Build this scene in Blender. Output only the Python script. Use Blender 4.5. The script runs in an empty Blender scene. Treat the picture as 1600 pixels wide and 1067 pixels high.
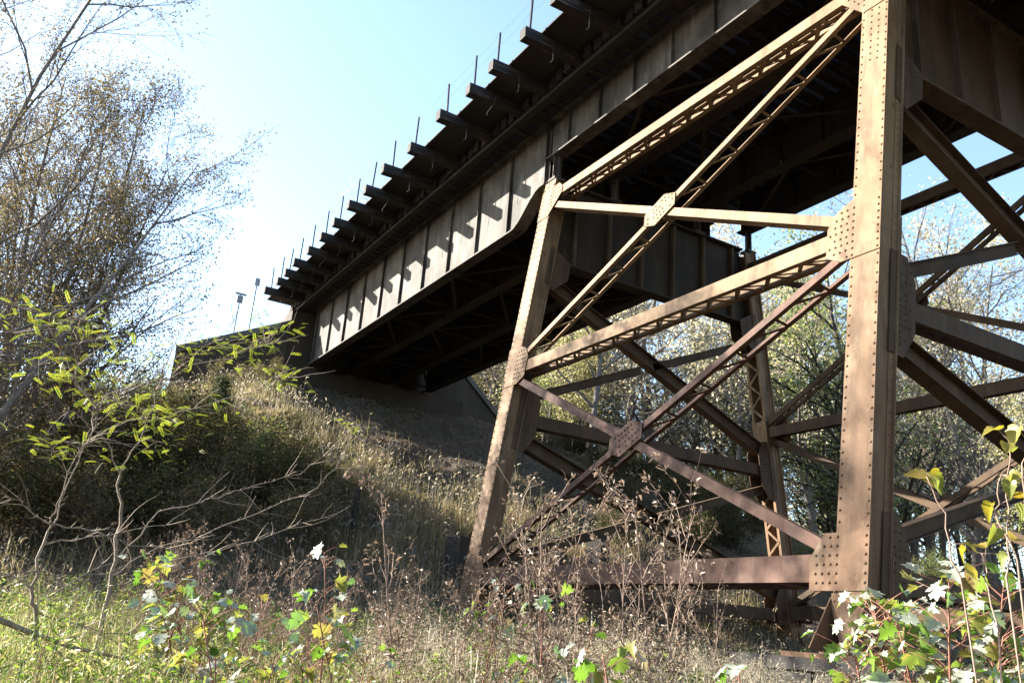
import bpy, math, random
import numpy as np
from mathutils import Matrix, Vector

# ------------------------------------------------------------------ camera, world, sun, exposure
# The layout is written with X along the bridge, Y away from the viewer's side, Z up; Blender's y is -Y.
CAM = np.array([-7.3226, -9.3002, -1.0375]); YAW, PITCH, ROLL, FPX = 0.5212, 0.3220, 0.0767, 1350.73
SUN = np.array([1.10, -1.0, 0.71]); SUN = SUN / np.linalg.norm(SUN)
scene = bpy.context.scene
COL = scene.collection

def cam_axes():
    fw = np.array([math.cos(PITCH)*math.cos(YAW), math.cos(PITCH)*math.sin(YAW), math.sin(PITCH)])
    rt = np.array([-math.sin(YAW), math.cos(YAW), 0.0])
    up = np.array([-math.sin(PITCH)*math.cos(YAW), -math.sin(PITCH)*math.sin(YAW), math.cos(PITCH)])
    c, s = math.cos(ROLL), math.sin(ROLL)
    return fw, rt*c + up*s, up*c - rt*s
FW, RT, UP = cam_axes()
flip = lambda v: Vector((float(v[0]), -float(v[1]), float(v[2])))
cd = bpy.data.cameras.new('camera'); cam = bpy.data.objects.new('camera', cd); COL.objects.link(cam)
cd.sensor_width = 36.0; cd.lens = 36.0*FPX/1600.0; cd.clip_start = 0.05; cd.clip_end = 3000
mw = Matrix.Identity(4)
for i, a in enumerate((flip(RT), flip(UP), -flip(FW))):
    for j in range(3): mw[j][i] = a[j]
mw.translation = flip(CAM); cam.matrix_world = mw
scene.camera = cam

world = bpy.data.worlds.new('World'); scene.world = world; world.use_nodes = True
wn = world.node_tree.nodes; wl = world.node_tree.links; wn.clear()
sky = wn.new('ShaderNodeTexSky'); sky.sky_type = 'NISHITA'; sky.sun_disc = False
SUN_EL = math.asin(SUN[2]); SUN_AZ = math.atan2(SUN[0], -SUN[1])        # blender azimuth from +y towards +x
sky.sun_elevation = SUN_EL; sky.sun_rotation = SUN_AZ
sky.altitude = 100; sky.air_density = 1.0; sky.dust_density = 0.65; sky.ozone_density = 1.3
bgn = wn.new('ShaderNodeBackground'); bgn.inputs['Strength'].default_value = 0.10
wo = wn.new('ShaderNodeOutputWorld'); wl.new(sky.outputs[0], bgn.inputs['Color']); wl.new(bgn.outputs[0], wo.inputs['Surface'])
sl = bpy.data.lights.new('sun', 'SUN'); sl.energy = 5.0; sl.angle = math.radians(0.53); sl.color = (1.0, 0.93, 0.82)
so = bpy.data.objects.new('sun', sl); COL.objects.link(so)
so.rotation_euler = (flip(SUN)).to_track_quat('Z', 'Y').to_euler(); so.location = (0, 0, 40)
scene.view_settings.view_transform = 'Standard'; scene.view_settings.look = 'None'
scene.view_settings.exposure = 2.35; scene.view_settings.gamma = 1.0
scene.cycles.use_denoising = True
scene.cycles.max_bounces = 6; scene.cycles.diffuse_bounces = 3; scene.cycles.glossy_bounces = 2
scene.cycles.transmission_bounces = 3; scene.cycles.transparent_max_bounces = 4

# ------------------------------------------------------------------ helpers
RS = np.random.RandomState(7)
def ray(px, py):
    d = FW + RT*(px-800)/FPX - UP*(py-533.5)/FPX
    return d/np.linalg.norm(d)
def at(px, py, dist): return CAM + ray(px, py)*dist
def norm(v): v = np.asarray(v, float); return v/max(np.linalg.norm(v), 1e-9)

class MB:
    """collects vertices and faces (tuples of any length) and links them as one mesh object"""
    def __init__(s): s.v = []; s.f = []; s.n = 0
    def add(s, V, F):
        V = np.asarray(V, float).reshape(-1, 3)
        s.v.append(V); s.f += [tuple(i + s.n for i in f) for f in F]; s.n += len(V); return s
    def hexa(s, P):      # 8 corners: 4 bottom (ccw), 4 top
        return s.add(P, [(0,3,2,1),(4,5,6,7),(0,1,5,4),(1,2,6,5),(2,3,7,6),(3,0,4,7)])
    def box(s, lo, hi):
        (a,b,c),(d,e,f) = lo, hi
        return s.hexa([(a,b,c),(d,b,c),(d,e,c),(a,e,c),(a,b,f),(d,b,f),(d,e,f),(a,e,f)])
    def bar(s, p0, p1, u, v, u0, u1, v0, v1):   # box along p0-p1, spanned by u and v offsets
        p0, p1, u, v = (np.asarray(q, float) for q in (p0, p1, u, v)); C = []
        for p in (p0, p1):
            for a, b in ((u0,v0),(u1,v0),(u1,v1),(u0,v1)): C.append(p + u*a + v*b)
        return s.hexa(C)
    def prism(s, poly, off):                    # planar polygon extruded by vector off
        poly = np.asarray(poly, float); n = len(poly)
        F = [tuple(range(n-1, -1, -1)), tuple(range(n, 2*n))]
        F += [(i, (i+1) % n, n+(i+1) % n, n+i) for i in range(n)]
        return s.add(np.vstack([poly, poly + np.asarray(off, float)]), F)
    def tube(s, pts, rad, k=6):
        pts = np.asarray(pts, float); rad = np.asarray(rad, float)
        V, T = tube_arrays(pts, rad, k); s.add(V, [tuple(t) for t in T]); return s
    def data(s, origin=(0,0,0), smooth=False, name='m'):
        V = np.vstack(s.v) - np.asarray(origin, float); V[:, 1] *= -1
        me = bpy.data.meshes.new(name); me.from_pydata(V.tolist(), [], [f[::-1] for f in s.f]); 
        if smooth: me.polygons.foreach_set('use_smooth', [True]*len(me.polygons))
        me.update(); return me
    def build(s, name, material, parent=None, origin=None, smooth=False, kind=None):
        po = PORG.get(parent.name, np.zeros(3)) if parent else np.zeros(3)
        if origin is None: origin = po
        return link(name, s.data(origin, smooth, name), material, parent, origin, kind)

PORG = {}
def link(name, me, material, parent=None, origin=(0,0,0), kind=None):
    if material is not None and not me.materials: me.materials.append(M[material])
    o = bpy.data.objects.new(name, me); COL.objects.link(o)
    po = PORG.get(parent.name, np.zeros(3)) if parent else np.zeros(3)
    o.parent = parent; o.location = flip(np.asarray(origin, float) - po)
    PORG[o.name] = np.asarray(origin, float)
    if kind: o['kind'] = kind
    return o
def thing(name, label, cat, origin=(0,0,0), group=None):
    o = bpy.data.objects.new(name, None); COL.objects.link(o); o.location = flip(origin)
    o.empty_display_size = 0.3
    PORG[o.name] = np.asarray(origin, float); tag(o, label, cat, group); return o
def tag(o, label, cat, group=None):
    o['label'] = label; o['category'] = cat
    if group: o['group'] = group
    return o
def children(o): return [c for c in COL.objects if c.parent == o]
def copy_thing(o, kids, loc, rotz=0.0, scale=1.0, label=None):
    c = o.copy(); COL.objects.link(c); c.location = flip(loc); c.rotation_euler = (0, 0, rotz); c.scale = (scale,)*3
    if label: c['label'] = label
    for k in kids:
        d = k.copy(); COL.objects.link(d); d.parent = c
    return c
def piece(name, me, p0, p1, nrm, parent):
    """places a bar mesh (unit length along local x, centred) from p0 to p1, its z towards nrm"""
    a, b = flip(p0), flip(p1); x = (b-a); L = x.length; x.normalize(); n = flip(nrm)
    z = (n - x*n.dot(x)).normalized(); y = z.cross(x)
    m = Matrix.Identity(4)
    for i, ax in enumerate((x*L, y, z)):
        for j in range(3): m[j][i] = ax[j]
    m.translation = (a+b)/2
    po = flip(PORG.get(parent.name, np.zeros(3)))
    o = bpy.data.objects.new(name, me); COL.objects.link(o); o.parent = parent
    m.translation = m.translation - po; o.matrix_local = m
    return o
def unit_bar(w, t, material):
    mb = MB(); mb.box((-.5,-w/2,-t/2), (.5,w/2,t/2)); me = mb.data(name='bar'); me.materials.append(M[material]); return me

def tri_mesh(name, V, T, material, parent=None, origin=(0,0,0), kind=None, smooth=False):
    V = np.asarray(V, np.float64) - np.asarray(origin, float); V = V.astype(np.float32).copy(); V[:, 1] *= -1
    T = np.asarray(T, np.int32)[:, ::-1].copy()
    me = bpy.data.meshes.new(name); me.vertices.add(len(V)); me.vertices.foreach_set('co', V.ravel())
    me.loops.add(T.size); me.loops.foreach_set('vertex_index', T.ravel())
    me.polygons.add(len(T)); me.polygons.foreach_set('loop_start', np.arange(0, T.size, 3, dtype=np.int32))
    if smooth: me.polygons.foreach_set('use_smooth', np.ones(len(T), bool))
    me.update(calc_edges=True)
    return link(name, me, material, parent, origin, kind)

def tube_arrays(pts, rad, k):
    n = len(pts); d = np.gradient(pts, axis=0); d /= np.maximum(np.linalg.norm(d, axis=1, keepdims=True), 1e-9)
    ref = np.array([0.31, 0.17, 0.93]) if abs(d[0][2]) < .9 else np.array([1.0, .2, 0])
    u = np.cross(d, ref); u /= np.maximum(np.linalg.norm(u, axis=1, keepdims=True), 1e-9); w = np.cross(d, u)
    an = np.arange(k)*2*math.pi/k
    V = pts[:, None, :] + rad[:, None, None]*(np.cos(an)[None, :, None]*u[:, None, :] + np.sin(an)[None, :, None]*w[:, None, :])
    V = np.vstack([V.reshape(-1, 3), pts[-1:] + d[-1:]*rad[-1]])
    i = np.arange(n-1)[:, None]*k; j = np.arange(k)[None, :]; j2 = (j+1) % k
    a, b, c, e = (i+j).ravel(), (i+j2).ravel(), (i+k+j2).ravel(), (i+k+j).ravel()
    tip = np.stack([(n-1)*k + np.arange(k), (n-1)*k + (np.arange(k)+1) % k, np.full(k, n*k)], 1)
    return V, np.vstack([np.stack([a, b, c], 1), np.stack([a, c, e], 1), tip])

class TB:     # triangle buffer for plants
    def __init__(s): s.V = []; s.T = []; s.n = 0
    def add(s, V, T):
        if len(V) == 0: return
        s.V.append(V); s.T.append(np.asarray(T) + s.n); s.n += len(V)
    def tube(s, pts, rad, k): s.add(*tube_arrays(np.asarray(pts, float), np.asarray(rad, float), k))
    def scatter(s, tv, tt, pos, rot, sc):
        n = len(pos)
        if n == 0: return
        V = np.einsum('nij,kj->nki', rot, tv)*np.asarray(sc).reshape(-1, 1, 1) + pos[:, None, :]
        T = (tt[None] + (np.arange(n)*len(tv))[:, None, None]).reshape(-1, 3)
        s.add(V.reshape(-1, 3), T)
    def build(s, name, material, parent=None, origin=(0,0,0), kind=None, smooth=False):
        return tri_mesh(name, np.vstack(s.V), np.vstack(s.T), material, parent, origin, kind, smooth)

def rand_rot(rng, n, upness=0.0):
    """random orthonormal frames; upness pulls the leaf normal (local z) to the sky"""
    z = rng.normal(size=(n, 3)); z /= np.linalg.norm(z, axis=1, keepdims=True); z[:, 2] = np.abs(z[:, 2]); z[:, 2] += upness
    z /= np.linalg.norm(z, axis=1, keepdims=True)
    x = np.cross(z, rng.normal(size=(n, 3))); x /= np.linalg.norm(x, axis=1, keepdims=True)
    return np.stack([x, np.cross(z, x), z], axis=2)
LEAF_V = np.array([(0,0,0),(.45,-.28,.07),(1,0,-.06),(.45,.28,.07)], float); LEAF_T = np.array([(0,1,2),(0,2,3)])

# ------------------------------------------------------------------ materials
M = {}
def nodes(name):
    m = bpy.data.materials.new(name); m.use_nodes = True; M[name] = m
    nt = m.node_tree; b = nt.nodes['Principled BSDF']
    def N(t, **kw):
        n = nt.nodes.new(t)
        for k, v in kw.items(): setattr(n, k, v)
        return n
    return m, nt, b, N, nt.links.new
def ramp(N, stops):
    r = N('ShaderNodeValToRGB'); e = r.color_ramp.elements
    while len(e) < len(stops): e.new(0.5)
    for i, (p, c) in enumerate(stops): e[i].position = p; e[i].color = (*c, 1)
    return r
def noise(N, L, src, scale, detail=4, stretch=None, rough=.55):
    n = N('ShaderNodeTexNoise'); n.inputs['Scale'].default_value = scale; n.inputs['Detail'].default_value = detail
    n.inputs['Roughness'].default_value = rough
    if stretch:
        mp = N('ShaderNodeMapping'); mp.inputs['Scale'].default_value = stretch; L(src, mp.inputs[0]); src = mp.outputs[0]
    L(src, n.inputs['Vector']); return n.outputs['Fac']
def mixc(N, L, fac, a, b, mode='MIX'):
    m = N('ShaderNodeMix', data_type='RGBA', blend_type=mode)
    if isinstance(fac, float): m.inputs[0].default_value = fac
    else: L(fac, m.inputs[0])
    for i, c in ((6, a), (7, b)):
        if isinstance(c, tuple): m.inputs[i].default_value = (*c, 1)
        else: L(c, m.inputs[i])
    return m.outputs[2]
def bump(N, L, b, h, strength, dist=.01):
    n = N('ShaderNodeBump'); n.inputs['Strength'].default_value = strength; n.inputs['Distance'].default_value = dist
    L(h, n.inputs['Height']); L(n.outputs[0], b.inputs['Normal'])
def weathered(name, base, alt, dark, light, rough=.75, streak=(2.2, 2.2, .25), gradient=None, bumpy=.35, rust=(.085,.036,.017)):
    """painted or bare metal: big blotches, run-off streaks down the piece, speckle of rust"""
    m, nt, b, N, L = nodes(name); pos = N('ShaderNodeNewGeometry').outputs['Position']
    blot = ramp(N, [(.35, (0,)*3), (.65, (1,)*3)]); L(noise(N, L, pos, .9, 5), blot.inputs[0])
    col = mixc(N, L, blot.outputs[0], base, alt)
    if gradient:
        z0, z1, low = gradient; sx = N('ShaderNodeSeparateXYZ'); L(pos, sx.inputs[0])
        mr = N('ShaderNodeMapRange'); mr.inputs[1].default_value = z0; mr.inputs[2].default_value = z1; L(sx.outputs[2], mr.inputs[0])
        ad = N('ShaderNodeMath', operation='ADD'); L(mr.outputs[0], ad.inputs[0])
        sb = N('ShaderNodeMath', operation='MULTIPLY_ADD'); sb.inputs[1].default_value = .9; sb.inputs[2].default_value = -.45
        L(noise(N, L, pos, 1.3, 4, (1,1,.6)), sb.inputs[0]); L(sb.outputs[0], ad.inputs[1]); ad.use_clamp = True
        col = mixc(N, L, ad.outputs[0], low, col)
    st = ramp(N, [(.46, (0,)*3), (.68, (1,)*3)]); L(noise(N, L, pos, 1.6, 6, streak, .65), st.inputs[0])
    col = mixc(N, L, st.outputs[0], col, mixc(N, L, .68, col, dark))
    lt = ramp(N, [(.55, (0,)*3), (.78, (1,)*3)]); L(noise(N, L, pos, 2.3, 5, (1.3,1.3,.5)), lt.inputs[0])
    col = mixc(N, L, lt.outputs[0], col, mixc(N, L, .5, col, light))
    ru = ramp(N, [(.585, (0,)*3), (.635, (1,)*3)]); L(noise(N, L, pos, 3.1, 9, (1.2,1.2,.8), .72), ru.inputs[0])
    col = mixc(N, L, ru.outputs[0], col, mixc(N, L, .6, col, rust))
    sp = ramp(N, [(.60, (0,)*3), (.72, (1,)*3)]); fine = noise(N, L, pos, 26, 4); L(fine, sp.inputs[0])
    col = mixc(N, L, sp.outputs[0], col, mixc(N, L, .45, col, dark))
    L(col, b.inputs['Base Color']); b.inputs['Roughness'].default_value = rough
    b.inputs['Specular IOR Level'].default_value = .3
    bump(N, L, b, fine, bumpy, .006); return m
TAN = dict(base=(.255,.170,.094), alt=(.175,.106,.053), dark=(.045,.024,.013), light=(.345,.265,.175))
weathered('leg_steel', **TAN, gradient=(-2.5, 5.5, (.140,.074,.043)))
weathered('steel_tan', **TAN)
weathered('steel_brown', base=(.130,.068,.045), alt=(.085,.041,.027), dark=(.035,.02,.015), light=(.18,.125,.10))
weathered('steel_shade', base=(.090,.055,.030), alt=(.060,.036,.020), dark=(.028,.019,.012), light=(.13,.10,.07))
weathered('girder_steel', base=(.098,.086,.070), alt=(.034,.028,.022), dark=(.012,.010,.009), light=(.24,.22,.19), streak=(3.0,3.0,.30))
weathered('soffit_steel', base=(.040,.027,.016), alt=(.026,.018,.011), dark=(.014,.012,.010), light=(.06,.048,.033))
weathered('galvanised', base=(.035,.033,.036), alt=(.025,.024,.027), dark=(.02,.016,.014), light=(.05,.05,.052), rough=.9)
weathered('sign_metal', base=(.22,.23,.25), alt=(.17,.18,.19), dark=(.10,.09,.08), light=(.28,.29,.3))
def timber(name, c0, c1, c2, axis):
    m, nt, b, N, L = nodes(name); pos = N('ShaderNodeNewGeometry').outputs['Position']
    s = [9, 9, 9]; s[axis] = .7
    g = noise(N, L, pos, 2.2, 8, tuple(s), .7); r = ramp(N, [(.32, c0), (.56, c1), (.74, c2)]); L(g, r.inputs[0])
    L(r.outputs[0], b.inputs['Base Color']); b.inputs['Roughness'].default_value = .85; bump(N, L, b, g, .6, .02)
timber('tie_timber', (.007,.0055,.0045), (.014,.0105,.008), (.20,.125,.062), 1)
timber('long_timber', (.008,.0063,.005), (.014,.011,.0085), (.036,.027,.018), 0)
timber('post_timber', (.012,.010,.009), (.030,.024,.019), (.07,.055,.042), 2)
def mineral(name, a, b_, c, scale, bumpy=.5, stretch=None):
    m, nt, b, N, L = nodes(name); pos = N('ShaderNodeNewGeometry').outputs['Position']
    r = ramp(N, [(.3, a), (.5, b_), (.72, c)]); L(noise(N, L, pos, scale, 8, stretch, .65), r.inputs[0])
    f = noise(N, L, pos, scale*14, 4); col = mixc(N, L, f, r.outputs[0], mixc(N, L, .5, r.outputs[0], c))
    L(col, b.inputs['Base Color']); b.inputs['Roughness'].default_value = .9; bump(N, L, b, f, bumpy, .02)
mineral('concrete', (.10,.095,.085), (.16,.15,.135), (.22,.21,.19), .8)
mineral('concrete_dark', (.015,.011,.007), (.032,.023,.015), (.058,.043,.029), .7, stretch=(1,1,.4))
mineral('concrete_weathered', (.04,.036,.03), (.075,.068,.058), (.12,.11,.095), .9)
mineral('stone', (.03,.026,.023), (.055,.048,.042), (.10,.09,.078), 1.6)
mineral('ballast', (.05,.042,.034), (.10,.085,.068), (.19,.165,.135), 9, 1.0)
def ground_mat():
    m, nt, b, N, L = nodes('ground'); pos = N('ShaderNodeNewGeometry').outputs['Position']
    r = ramp(N, [(.30, (.026,.017,.009)), (.48, (.060,.040,.022)), (.62, (.100,.068,.039)), (.78, (.165,.120,.075))])
    L(noise(N, L, pos, .7, 8, None, .68), r.inputs[0])
    v = N('ShaderNodeTexVoronoi'); v.inputs['Scale'].default_value = 11; L(pos, v.inputs['Vector'])
    col = mixc(N, L, .45, r.outputs[0], mixc(N, L, v.outputs['Color'], (.025,.017,.010), (.15,.108,.068)))
    g = ramp(N, [(.48, (0,)*3), (.62, (1,)*3)]); L(noise(N, L, pos, .35, 5), g.inputs[0])
    col = mixc(N, L, g.outputs[0], col, mixc(N, L, .5, col, (.035,.045,.015)))
    L(col, b.inputs['Base Color']); b.inputs['Roughness'].default_value = .95
    bump(N, L, b, v.outputs['Distance'], .9, .06)
ground_mat()
def leafmat(name, cols, trans=.35, under=None, gloss=.35, rough=.45):
    """every leaf (mesh island) takes its own colour; light also passes through the blade"""
    m, nt, b, N, L = nodes(name); g = N('ShaderNodeNewGeometry')
    n = len(cols); r = ramp(N, [(i/max(n-1, 1), c) for i, c in enumerate(cols)]); L(g.outputs['Random Per Island'], r.inputs[0])
    col = r.outputs[0]
    if under: col = mixc(N, L, g.outputs['Backfacing'], col, under)
    L(col, b.inputs['Base Color']); b.inputs['Roughness'].default_value = rough; b.inputs['Specular IOR Level'].default_value = gloss
    tr = N('ShaderNodeBsdfTranslucent'); hs = N('ShaderNodeHueSaturation'); hs.inputs['Saturation'].default_value = 1.15; hs.inputs['Value'].default_value = 1.7
    L(r.outputs[0], hs.inputs['Color']); L(hs.outputs[0], tr.inputs['Color'])
    mx = N('ShaderNodeMixShader'); mx.inputs[0].default_value = trans
    L(b.outputs[0], mx.inputs[1]); L(tr.outputs[0], mx.inputs[2]); L(mx.outputs[0], nt.nodes['Material Output'].inputs['Surface'])
leafmat('leaf_wood', [(.12,.145,.055), (.20,.205,.085), (.28,.26,.12), (.36,.31,.17), (.42,.38,.27)], .5)
leafmat('leaf_wood_pale', [(.24,.22,.13), (.34,.30,.19), (.42,.37,.25), (.50,.46,.36)], .5)
leafmat('leaf_wood_green', [(.06,.09,.03), (.11,.145,.05), (.17,.185,.07), (.25,.235,.11)], .45)
leafmat('leaf_left', [(.06,.05,.03), (.11,.09,.05), (.15,.135,.06), (.14,.095,.06), (.20,.18,.085)], .4)
leafmat('leaf_shrub', [(.03,.042,.018), (.05,.062,.024), (.075,.08,.034), (.11,.088,.045), (.095,.062,.036)], .2, gloss=.08, rough=.85)
leafmat('leaf_cedar', [(.02,.04,.015), (.035,.06,.02), (.05,.075,.03)], .15)
leafmat('leaf_locust', [(.10,.16,.03), (.15,.20,.04), (.20,.22,.05), (.27,.23,.05)], .45)
leafmat('leaf_maple', [(.08,.15,.03), (.11,.19,.04), (.16,.22,.055), (.21,.21,.055), (.16,.12,.05)], .35, under=(.34,.36,.29), gloss=.5, rough=.35)
leafmat('leaf_vine', [(.13,.17,.04), (.20,.21,.05), (.25,.21,.045), (.20,.13,.04)], .4)
leafmat('weed_green', [(.06,.11,.025), (.11,.17,.035), (.17,.23,.055), (.25,.26,.085), (.30,.25,.14)], .35)
leafmat('grass_green', [(.08,.12,.03), (.14,.175,.05), (.21,.21,.085), (.30,.265,.15), (.34,.29,.19)], .4)
leafmat('grass_straw', [(.13,.105,.05), (.20,.16,.08), (.27,.22,.12), (.33,.28,.17), (.12,.14,.05)], .35, gloss=.15, rough=.7)
leafmat('fluff', [(.28,.24,.17), (.36,.315,.24), (.22,.19,.12), (.45,.41,.33)], .4)
leafmat('dry_leaf', [(.12,.08,.058), (.18,.13,.095), (.24,.18,.135), (.09,.06,.043)], .2)
leafmat('dry_scrub', [(.07,.06,.03), (.11,.095,.045), (.16,.13,.065), (.20,.16,.085), (.08,.085,.035)], .25, gloss=.08, rough=.85)
leafmat('litter', [(.10,.065,.035), (.17,.11,.06), (.24,.17,.09), (.13,.10,.06)], .1)
def bark(name, a, b_, c):
    m, nt, b, N, L = nodes(name); pos = N('ShaderNodeNewGeometry').outputs['Position']
    g = noise(N, L, pos, 3, 7, (6,6,1), .7); r = ramp(N, [(.3, a), (.55, b_), (.75, c)]); L(g, r.inputs[0])
    L(r.outputs[0], b.inputs['Base Color']); b.inputs['Roughness'].default_value = .9; bump(N, L, b, g, .6, .02)
bark('bark_dark', (.022,.018,.014), (.05,.04,.032), (.10,.085,.07))
bark('bark_grey', (.06,.05,.043), (.13,.11,.095), (.24,.21,.185))
bark('bark_pale', (.10,.085,.075), (.19,.165,.145), (.31,.28,.25))
bark('bark_locust', (.13,.095,.07), (.24,.19,.145), (.36,.31,.26))
bark('stalk', (.17,.11,.085), (.28,.20,.155), (.38,.29,.23))
bark('stem_red', (.16,.06,.04), (.25,.11,.075), (.30,.17,.11))

# ------------------------------------------------------------------ terrain
def sstep(a, b, x): t = np.clip((x-a)/(b-a), 0, 1); return t*t*(3-2*t)
def G(X, Y):
    X = np.asarray(X, float); Y = np.asarray(Y, float)
    dx = np.maximum(30.2-X, 0); dy = np.maximum(np.maximum(0.2-Y, (Y-9.8)*.45), 0); d = np.hypot(dx, dy)
    e = 9.0 - .475*d + 2.6*sstep(30.6, 33.5, X)*np.exp(-(dy/3.2)**2)
    base = -2.5 + .062*(np.clip(X, -14, 12)+7.3) + .5*sstep(12, 40, X)
    k = .9; h = np.clip(.5 + .5*(e-base)/k, 0, 1); z = base*(1-h) + e*h + k*h*(1-h)
    w = .10*np.sin(X*.9+Y*.5) + .08*np.sin(Y*1.3-X*.4+1) + .06*np.sin(X*2.3+.7)*np.sin(Y*2.1) + .05*np.sin(3.7*X+1.1*Y)*np.sin(2.9*Y-.8*X)
    far = np.hypot(X-10, Y)
    return z + w*np.clip(1.2 - np.exp(-((X-30)/2)**2), .3, 1) - .0*far
def ground_hit(px, py, tmax=120):
    d = ray(px, py); t = 1.0
    while t < tmax:
        p = CAM + d*t
        if p[2] < G(p[0], p[1]): return p
        t += .1
    return None
def axis_coords(lo, a, b, hi, fine, grow=1.18):
    c = list(np.arange(a, b, fine)); s = fine; x = a; left = []
    while x > lo: s *= grow; x -= s; left.append(x)
    s = fine; x = c[-1]; right = []
    while x < hi: s *= grow; x += s; right.append(x)
    return np.array(left[::-1] + c + right)
gx = axis_coords(-500, -12, 44, 900, .3); gy = axis_coords(-700, -24, 24, 900, .3)
GX, GY = np.meshgrid(gx, gy, indexing='ij'); GZ = G(GX, GY) + RS.normal(0, .035, GX.shape)
nx, ny = GX.shape; idx = np.arange(nx*ny).reshape(nx, ny)
q = np.stack([idx[:-1,:-1], idx[1:,:-1], idx[1:,1:], idx[:-1,1:]], -1).reshape(-1, 4)
ground = tri_mesh('ground', np.stack([GX, GY, GZ], -1).reshape(-1, 3), np.vstack([q[:, [0,1,2]], q[:, [0,2,3]]]), 'ground', kind='structure', smooth=True)

# ------------------------------------------------------------------ the steel tower
L_, BAT, Z1, Z2, ZT, WT = 10.0, 0.142, 4.94, 9.78, 3.80, 10.2
LEG_TOP, LEG_FOOT = 10.3, -1.0
NIN = norm((0, 1, -BAT)); SLO = norm((0, BAT, 1))
def nf(x, z, inset=0.0): return np.array([x, BAT*z, z]) + NIN*inset      # a point on the near sloping face, set inwards
def mir(p): return np.array([p[0], WT-p[1], p[2]])
tower = thing('steel_tower', 'riveted tan and rust brown steel trestle tower with four battered legs', 'bridge tower', (5.0, WT/2, -1.0))
RIV_V, RIV_T = [], []
for rr, hh in ((1.0, 0.0), (.68, .62)):
    for i in range(6): RIV_V.append((rr*math.cos(i*math.pi/3), rr*math.sin(i*math.pi/3), hh))
RIV_V.append((0, 0, .85)); RIV_V = np.array(RIV_V)
for i in range(6):
    j = (i+1) % 6; RIV_T += [(i, j, 6+j), (i, 6+j, 6+i), (6+i, 6+j, 12)]
RIV_T = np.array(RIV_T)
def rivets(points, outward, parent, material, r=.021):
    """rivet heads: small domes standing on a plate"""
    P = np.asarray(points, float); n = np.asarray(outward, float)
    if n.ndim == 1: n = np.tile(n, (len(P), 1))
    x = np.cross(n, (0.3, .8, .52)); x /= np.linalg.norm(x, axis=1, keepdims=True)
    tb = TB(); tb.scatter(RIV_V, RIV_T, P, np.stack([x, np.cross(n, x), n], 2), np.full(len(P), r))
    return tb.build('rivets', material, parent, PORG[parent.name], kind='stuff')

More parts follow.
